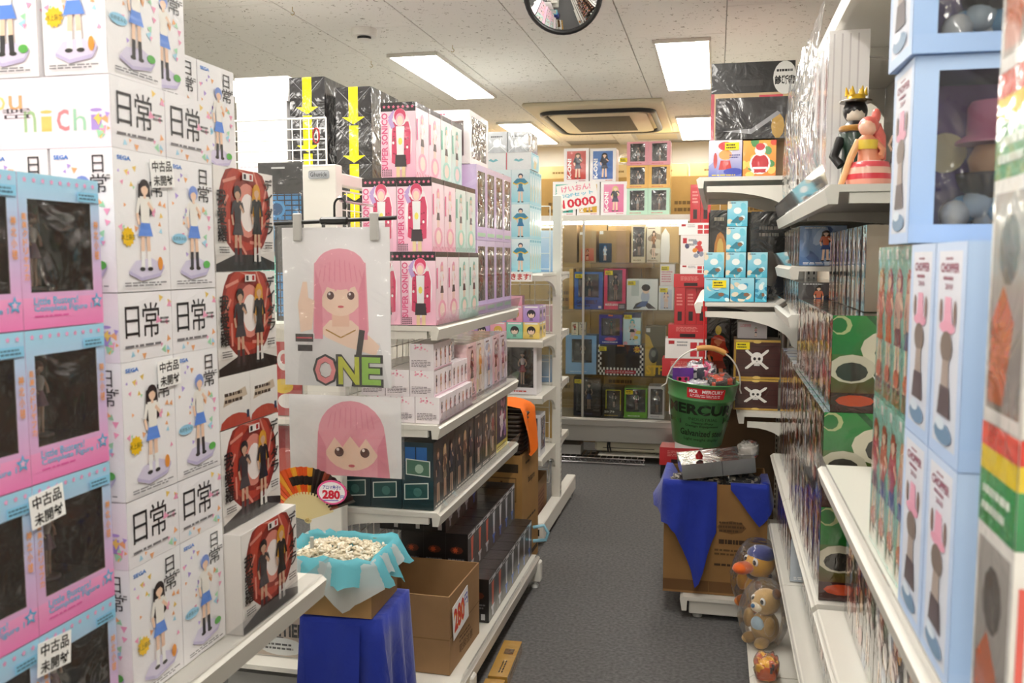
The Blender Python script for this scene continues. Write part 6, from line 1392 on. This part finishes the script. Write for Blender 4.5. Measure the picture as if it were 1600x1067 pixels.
# big blister packs nearest the camera
def p_blist(P):
    P.rect(0,.70,1,.86,'#2f8a50','#3c9a5c'); P.rect(0,.86,1,.93,'#e6c92a'); P.rect(0,.93,1,1,'#d83a30'); P.bars(.1,.73,.9,.83,2,'#e8f0e4',random.Random(2)); P.line(.03,.0,.03,.6,.006,'#e0564c')
p_blist.cols = ('#e9e6e2','#f4f2ee')
def p_blists(P):
    r = random.Random(4); P.rect(0,0,1,1,'#d9d6d2','#eceae6'); P.rect(.06,.04,.94,.66,'#7d7772','#a8a39e'); P.poly([(.1,.06),(.5,.06),(.7,.3),(.4,.4),(.12,.3)], '#b8603c'); P.ell(.5,.5,.26,.1,'#5c5652',10); P.rect(0,.70,1,.86,'#2f8a50','#3c9a5c'); P.rect(0,.86,1,.93,'#e6c92a'); P.rect(0,.93,1,1,'#d8524a'); P.bars(.1,.73,.9,.83,2,'#e8f0e4',r)  # side in greys, with white glare of the plastic painted in
BL = carton(.24,.10,.30,'#efece8',{'F':p_blist,'L':p_blists},{'F':(.07,.04,.96,.68,.06,'#8a827c')},m='clearcase',fig=('#5a4a44','#b8563a','#8a8480','#6a625c'))
for k in range(3): put(BL, 'blister_pack', 'white toy pack with green and yellow bands, stacked before the light blue boxes', 'pack', RX+.002+.12, .82, RZ+k*.301, jit(.01), 'white banded toy packs')
# dark dragon print cases in the middle bay
def p_drag(P):
    r = random.Random(9); P.rect(0,0,1,1,'#5a1c12','#2c7a34'); P.rect(0,.6,1,1,'#256a2e','#2f8038'); P.ell(.75,.66,.4,.2,'#cfc8b0',14); P.ell(.8,.62,.28,.15,'#2a2a24',12); P.ell(.25,.45,.3,.15,'#bdb6a0',12); P.ell(.25,.42,.2,.1,'#33302a',12); P.poly([(.5,.4),(.62,.3),(.9,.42),(.84,.24),(.6,.22)], '#e0dcd2'); P.rect(0,.0,1,.2,'#3a1410'); P.ell(.3,.12,.24,.06,'#b0401c',10); P.ell(.1,.9,.14,.1,'#a8b07a',10); P.ell(.08,.9,.1,.08,'#2a6a30',10); P.poly([(.4,1),(.5,1),(.85,.7),(.8,.68)], '#1c5426')
def p_darkf(k):
    def fn(P): r = random.Random(k); P.rect(0,0,1,1,'#231512','#3a221a'); [P.ell(r.uniform(.1,.9), r.uniform(.05,.95), .2, .09, r.choice(['#7a2c1c','#c0492c','#d8a058','#6a7a58','#8fa0b8','#e8e0d8']), 8, r.uniform(0,3)) for _ in range(9)]; P.figure(.5,.08,.8,'#b8563a','#8a2c20','#2a2a34',width=1.1); P.rect(.1,.9,.5,.97,'#c8a03a')
    return fn
DK = [carton(.118,.17,.214,'#2a1a16',{'F':p_darkf(k),'R':p_drag},m='clearcase') for k in range(4)]
for lev in range(3):
    for c in range(7):
        faceN(DK[(c+lev) % 4], RX+.005+(.012 if lev == 2 else 0), 2.075+c*.1225, .732+lev*.2155, 'cased_box', 'dark cased box with green dragon print on its side, %s layer' % nm[lev], 'box', group='dragon print cases')
DS = [carton(.05,.13,.20,('#9a8c7a','#6a5e58','#b8a898')[k],{'F':p_darkf(20+k),'R':p_side(('#8a7a68','#4a4240','#c0b0a0')[k],('#b0a08c','#6a605c','#d8ccc0')[k])},m='clearcase') for k in range(3)]
for c in range(9): faceN(DS[c % 3], RX+.10, 2.20+c*.078, .732+3*.2155+.0005, 'cased_box', 'slim clear cased box standing above the dragon print cases', 'box', group='slim cases above the dragon cases')
# far bay shelves
for zi, (z, hh, kk) in enumerate(((1.478, .125, 3), (1.325, .10, 4), (.732, .21, 5), (.944, .21, 6), (.447, .2, 7))):
    for c in range(6):
        w_ = .1; cc = ['#4a6a9a','#2a2426','#8a9ab8','#6a3a34','#b8c4d0','#3a4a3c']; bx = carton(w_-.003,.14,hh,cc[(c+zi) % 6],{'F':p_darkf(40+c+zi*7),'R':p_generic(90+c+zi*7,cc[(c+zi) % 6],mixc(cc[(c+zi) % 6],'#ffffff',.3),'#3a2a26','#c86a4a','#3a4a7a')},m='clearcase')
        faceN(bx, RX+.02, 2.985+c*.108, z+.002, 'cased_box', 'small cased figure box on the %s beside the dragon cases' % ('upper short shelf','lower short shelf','low shelf','second layer of the low shelf','bottom shelf')[zi], 'box', group='far bay cased boxes')
EB = [carton(.10,.05,.115,'#201c1e',{'F':lambda P: (P.rect(0,0,1,1,'#1c181a','#2c2426'), P.figure(.5,.36,.55,'#d8b838','#a83a34','#2a2a34'), P.rect(0,0,1,.34,'#d8dce6'), P.bars(.06,.05,.94,.3,3,'#2a4a8a',random.Random(2)))},m='clearcase'), carton(.085,.05,.09,'#5f9ad8',{'F':lambda P: (P.rect(0,0,1,1,'#5f9ad8','#7fb2e4'), P.txt('ONE PIECE',.08,.76,.92,.95,'#14203c',.03), P.rect(.1,.1,.55,.7,'#2c3a50'), P.rect(.62,.1,.9,.7,'#1c2c48'), P.ell(.4,.14,.26,.1,'#d8b080'))},m='clearcase')]
put(EB[0], 'figure_box', 'black box with a white printed foot facing out of the upper short shelf', 'box', RX+.215, 2.985, 1.480, 0); put(EB[1], 'figure_box', 'blue lettered ONE PIECE box facing out of the lower short shelf', 'box', RX+.215, 2.987, 1.327, 0)
# lower shelves of the nearer bays
for y0_, n_ in ((2.08, 7), (.9, 9)):
    for z in ((.447, .132) if y0_ > 2 else (.732, .447, .132)):
        for c in range(n_):
            faceN(DK[(c+int(z*10)) % 4], RX+.05, y0_+c*.122, z+.002, 'cased_box', 'dark cased box on the %s behind the slanted rail' % {.732:'shelf below the light blue window boxes', .447:'second lowest shelf', .132:'lowest shelf'}[z], 'box', group='cased boxes on low shelves')
# top shelf: bagged tall packs, figurines
for c in range(7):
    bx = carton(.10,.10,.43-.02*(c % 3),'#e6e2e2',{'F':p_generic(120+c,'#d9cfd2','#f0ecec','#b87a6a','#c86a6a','#6a6a8a'),'R':lambda P: (P.rect(0,0,1,1,'#eeecec','#f6f4f4'), [P.rect(.1+.2*k,.05,.14+.2*k,.98,'#dcd8da') for k in range(4)])},m='clearcase')  # R side painted whitish and streaked for the glare of clear film
    faceN(bx, RX+.04, 2.52+c*.16, 1.662, 'bagged_pack', 'tall pale pack in clear plastic on the statuette shelf', 'pack', group='tall clear bagged packs')
for c in range(6):
    mb = MB(); rows = []
    for i in range(12):
        v = i/11; row = []
        for j in range(9):
            u = j/8; nz = noise.noise(Vector((u*3+c*5, v*2.5, 2))); row.append((-.012-.02*nz*(1-v*.4)-.018*math.sin(v*PI), .19*u+.006*noise.noise(Vector((u*4, v*6, c))), .50*v))
        rows.append(row)
    mb.grid(rows); tag(mb.build('clear_bag', 'film', None, (RX+.034, 2.48+c*.19, 1.663)), 'crinkled clear plastic bag hanging over the tall pale packs', 'bag', 'crinkled clear bags')
# generic vinyl statuettes
t = thing('statuette', 'coral pink seated statuette on a striped cake base', 'figurine', (RX+.088, 2.125, 1.6615))
mb = MB(); mb.lathe([(.047,0),(.048,.012),(.048,.0121),(.047,.024),(.047,.0241),(.044,.038),(.044,.0381),(.04,.05),(.01,.056)], 24, cols=['#f2a892','#f2a892','#e0404c','#e0404c','#f4c2ac','#f4c2ac','#e65a62','#f6d8d0','#f6d8d0']); mb.build('cake_base', 'vinyl', t)
mb = MB(); mb.tube([(.0,0,.05),(-.004,0,.075),(-.008,-.002,.098),(-.006,-.002,.112)], .02, 12, '#ef9f7c', rads=[.026,.02,.022,.009]); mb.tube([(-.024,-.006,.098),(-.04,-.012,.062),(-.056,-.012,.012),(-.06,-.012,.001)], .007, 8, '#f5b87e', rads=[.008,.008,.007,.006]); mb.tube([(.01,0,.098),(.026,-.01,.076),(.02,-.02,.06)], .007, 8, '#ef9f7c'); mb.ball((-.006,-.003,.125), .019, '#f7bfa2', 14, 10); mb.build('body', 'vinyl', t)
mb = MB(); mb.ball((-.003,.004,.129), .0225, '#ea7468', 14, 10); mb.tube([(.008,.01,.13),(.02,.014,.105),(.024,.012,.07),(.03,.008,.055)], .012, 10, '#ea7468', rads=[.016,.016,.013,.006]); mb.ball((.012,.008,.152), .0125, '#ea7468', 12, 8, (.8,.8,1.3)); mb.build('hair', 'vinyl', t)
mb = MB(); mb.lathe([(.0225,.078),(.024,.088),(.0235,.098)], 16, (-.007,-.001,0), '#f4d24a', cap=False); mb.build('yellow_top', 'vinyl', t)
t = thing('statuette', 'dark robed statuette with a gold crown beside the coral one', 'figurine', (RX+.095, 2.41, 1.6615)); t.scale = (1.15,)*3
mb = MB(); mb.lathe([(.038,0),(.04,.006),(.03,.02),(.026,.09),(.034,.13),(.02,.155),(.01,.16)], 18, cols=['#1c1a1c']*2+['#22382c']*2+['#1a181a']*3); mb.tube([(-.03,-.01,.12),(-.045,-.02,.08),(-.03,-.03,.06)], .01, 8, '#1a181a'); mb.tube([(.03,-.01,.12),(.045,-.02,.08),(.035,-.03,.05)], .01, 8, '#1a181a'); mb.build('robe', 'vinyl', t)
mb = MB(); mb.tube([(.028*math.cos(2*PI*k/16), -.006+.026*math.sin(2*PI*k/16), .14) for k in range(16)], .007, 8, '#a8762a', closed=True); mb.build('fur_collar', 'plush', t)
mb = MB(); mb.ball((0,0,.172), .021, '#e2d8c8', 12, 8); mb.ball((0,.006,.180), .026, '#141214', 14, 10); mb.build('head', 'vinyl', t)
mb = MB(); mb.lathe([(.034,.197),(.034,.201),(.02,.202),(.019,.213)], 18, cols=['#4a3a24']*2+['#e0b42c']*2)
for k in range(6):
    a = 2*PI*k/6; mb.tube([(.018*math.cos(a),.018*math.sin(a),.212),(.021*math.cos(a),.021*math.sin(a),.23)], .004, 6, '#e0b42c', rads=[.006,.001])
mb.build('crown', 'vinyl', t)
for i, (yy, xx, c0, c1) in enumerate(((2.42, .20, '#3a1418', '#5a2a24'), (2.27, .20, '#1c4a3a', '#2c2422'))):
    t = thing('statuette', ('dark crimson statuette standing behind the crowned one', 'small dark green statuette at the back of the statuette shelf')[i], 'figurine', (RX+xx, yy, 1.6615)); inst('figure', figurine_mesh(.19-.03*i, c0, c1, c0, '#2a2624'), t)
# plush toys in clear bags on the low base
def plush_toy(kind, label, loc, s, rz):
    t = thing('plush_toy', label, 'plush toy', loc, rz); c = {'duck': '#e0a52c', 'bear': '#c9a468'}[kind]; B_ = lambda name, f: (lambda m: (f(m), m.build(name, 'plush', t)))(MB())
    B_('body', lambda m: m.ball((0,0,.10*s), .10*s, c, 18, 12, (.85,.8,1.0))); B_('head', lambda m: m.ball((-.02*s,-.02*s,.265*s), .088*s, c, 18, 12, (1,.9,.9)))
    for sy in (-1, 1):
        B_('foot', lambda m: m.ball((-.075*s,sy*.05*s,.035*s), .045*s, '#d87a20' if kind == 'duck' else c, 12, 8, (1.2,.8,.75))); B_('arm', lambda m: m.ball((-.05*s,sy*.085*s,.14*s), .045*s, c, 12, 8, (.8,.7,1.3)))
        B_('eye', lambda m: (m.ball((-.085*s,sy*.035*s-.025*s,.29*s), .021*s, '#f6f4f0', 10, 8, (.5,1,1.1)), m.ball((-.094*s,sy*.035*s-.027*s,.29*s), .013*s, '#14120f', 10, 8, (.5,1,1.1))))
        if kind == 'bear': B_('ear', lambda m: m.ball((-.01*s,sy*.075*s-.02*s,.335*s), .032*s, '#6a4a34', 10, 8, (.6,1,1)))
    if kind == 'duck':
        B_('beak', lambda m: m.ball((-.135*s,-.02*s,.255*s), .055*s, '#ee6a1c', 14, 10, (1.2,.9,.62))); B_('cap', lambda m: m.ball((-.01*s,-.02*s,.315*s), .078*s, '#2c3c86', 14, 10, (1,1,.62))); B_('collar', lambda m: m.tube([(.062*s*math.cos(2*PI*k/16)-.01*s, .06*s*math.sin(2*PI*k/16)-.01*s, .188*s) for k in range(16)], .010*s, 6, '#2a1c14', closed=True))
    else:
        B_('muzzle', lambda m: m.ball((-.095*s,-.022*s,.25*s), .036*s, '#efe0c0', 12, 8, (.8,1.1,.85))); B_('nose', lambda m: m.ball((-.125*s,-.022*s,.262*s), .013*s, '#3f86c0', 8, 6)); B_('bib', lambda m: m.ball((-.06*s,0,.13*s), .05*s, '#b8d4e6', 12, 8, (.6,1,.9)))
    mb = MB(); rows = []; n = 22
    for i in range(14):
        v = i/13; r_ = (.155*math.sin(PI*min(1, .12+v*.80))**.6)*s
        rows.append([(-.025*s+r_*math.cos(2*PI*k/n)*(1+.07*noise.noise(Vector((k*.9, i*.6, s*9)))), -.01*s+.92*r_*math.sin(2*PI*k/n)*(1+.07*noise.noise(Vector((k*.9, i*.6, 4)))), -.0*s+.39*s*v) for k in range(n)])
    mb.grid(rows, closed=True); mb.build('clear_bag', 'film', t); return t
plush_toy('duck', 'yellow plush duck with an orange beak and blue cap in a clear bag', (.19, 3.56, .1315), .70, R(38))
plush_toy('bear', 'tan plush bear with dark ears in a clear bag at the shelf foot', (.195, 3.22, .1315), .60, R(42))
lump('wrapped_plush', 'orange and yellow wrapped plush on the low base before the tan bear', (.185, 2.94, .132), .045, (.8,1,.8), ['#e8781c','#f0b42a','#c85a1c','#3a2a20'], 3, 'plush')
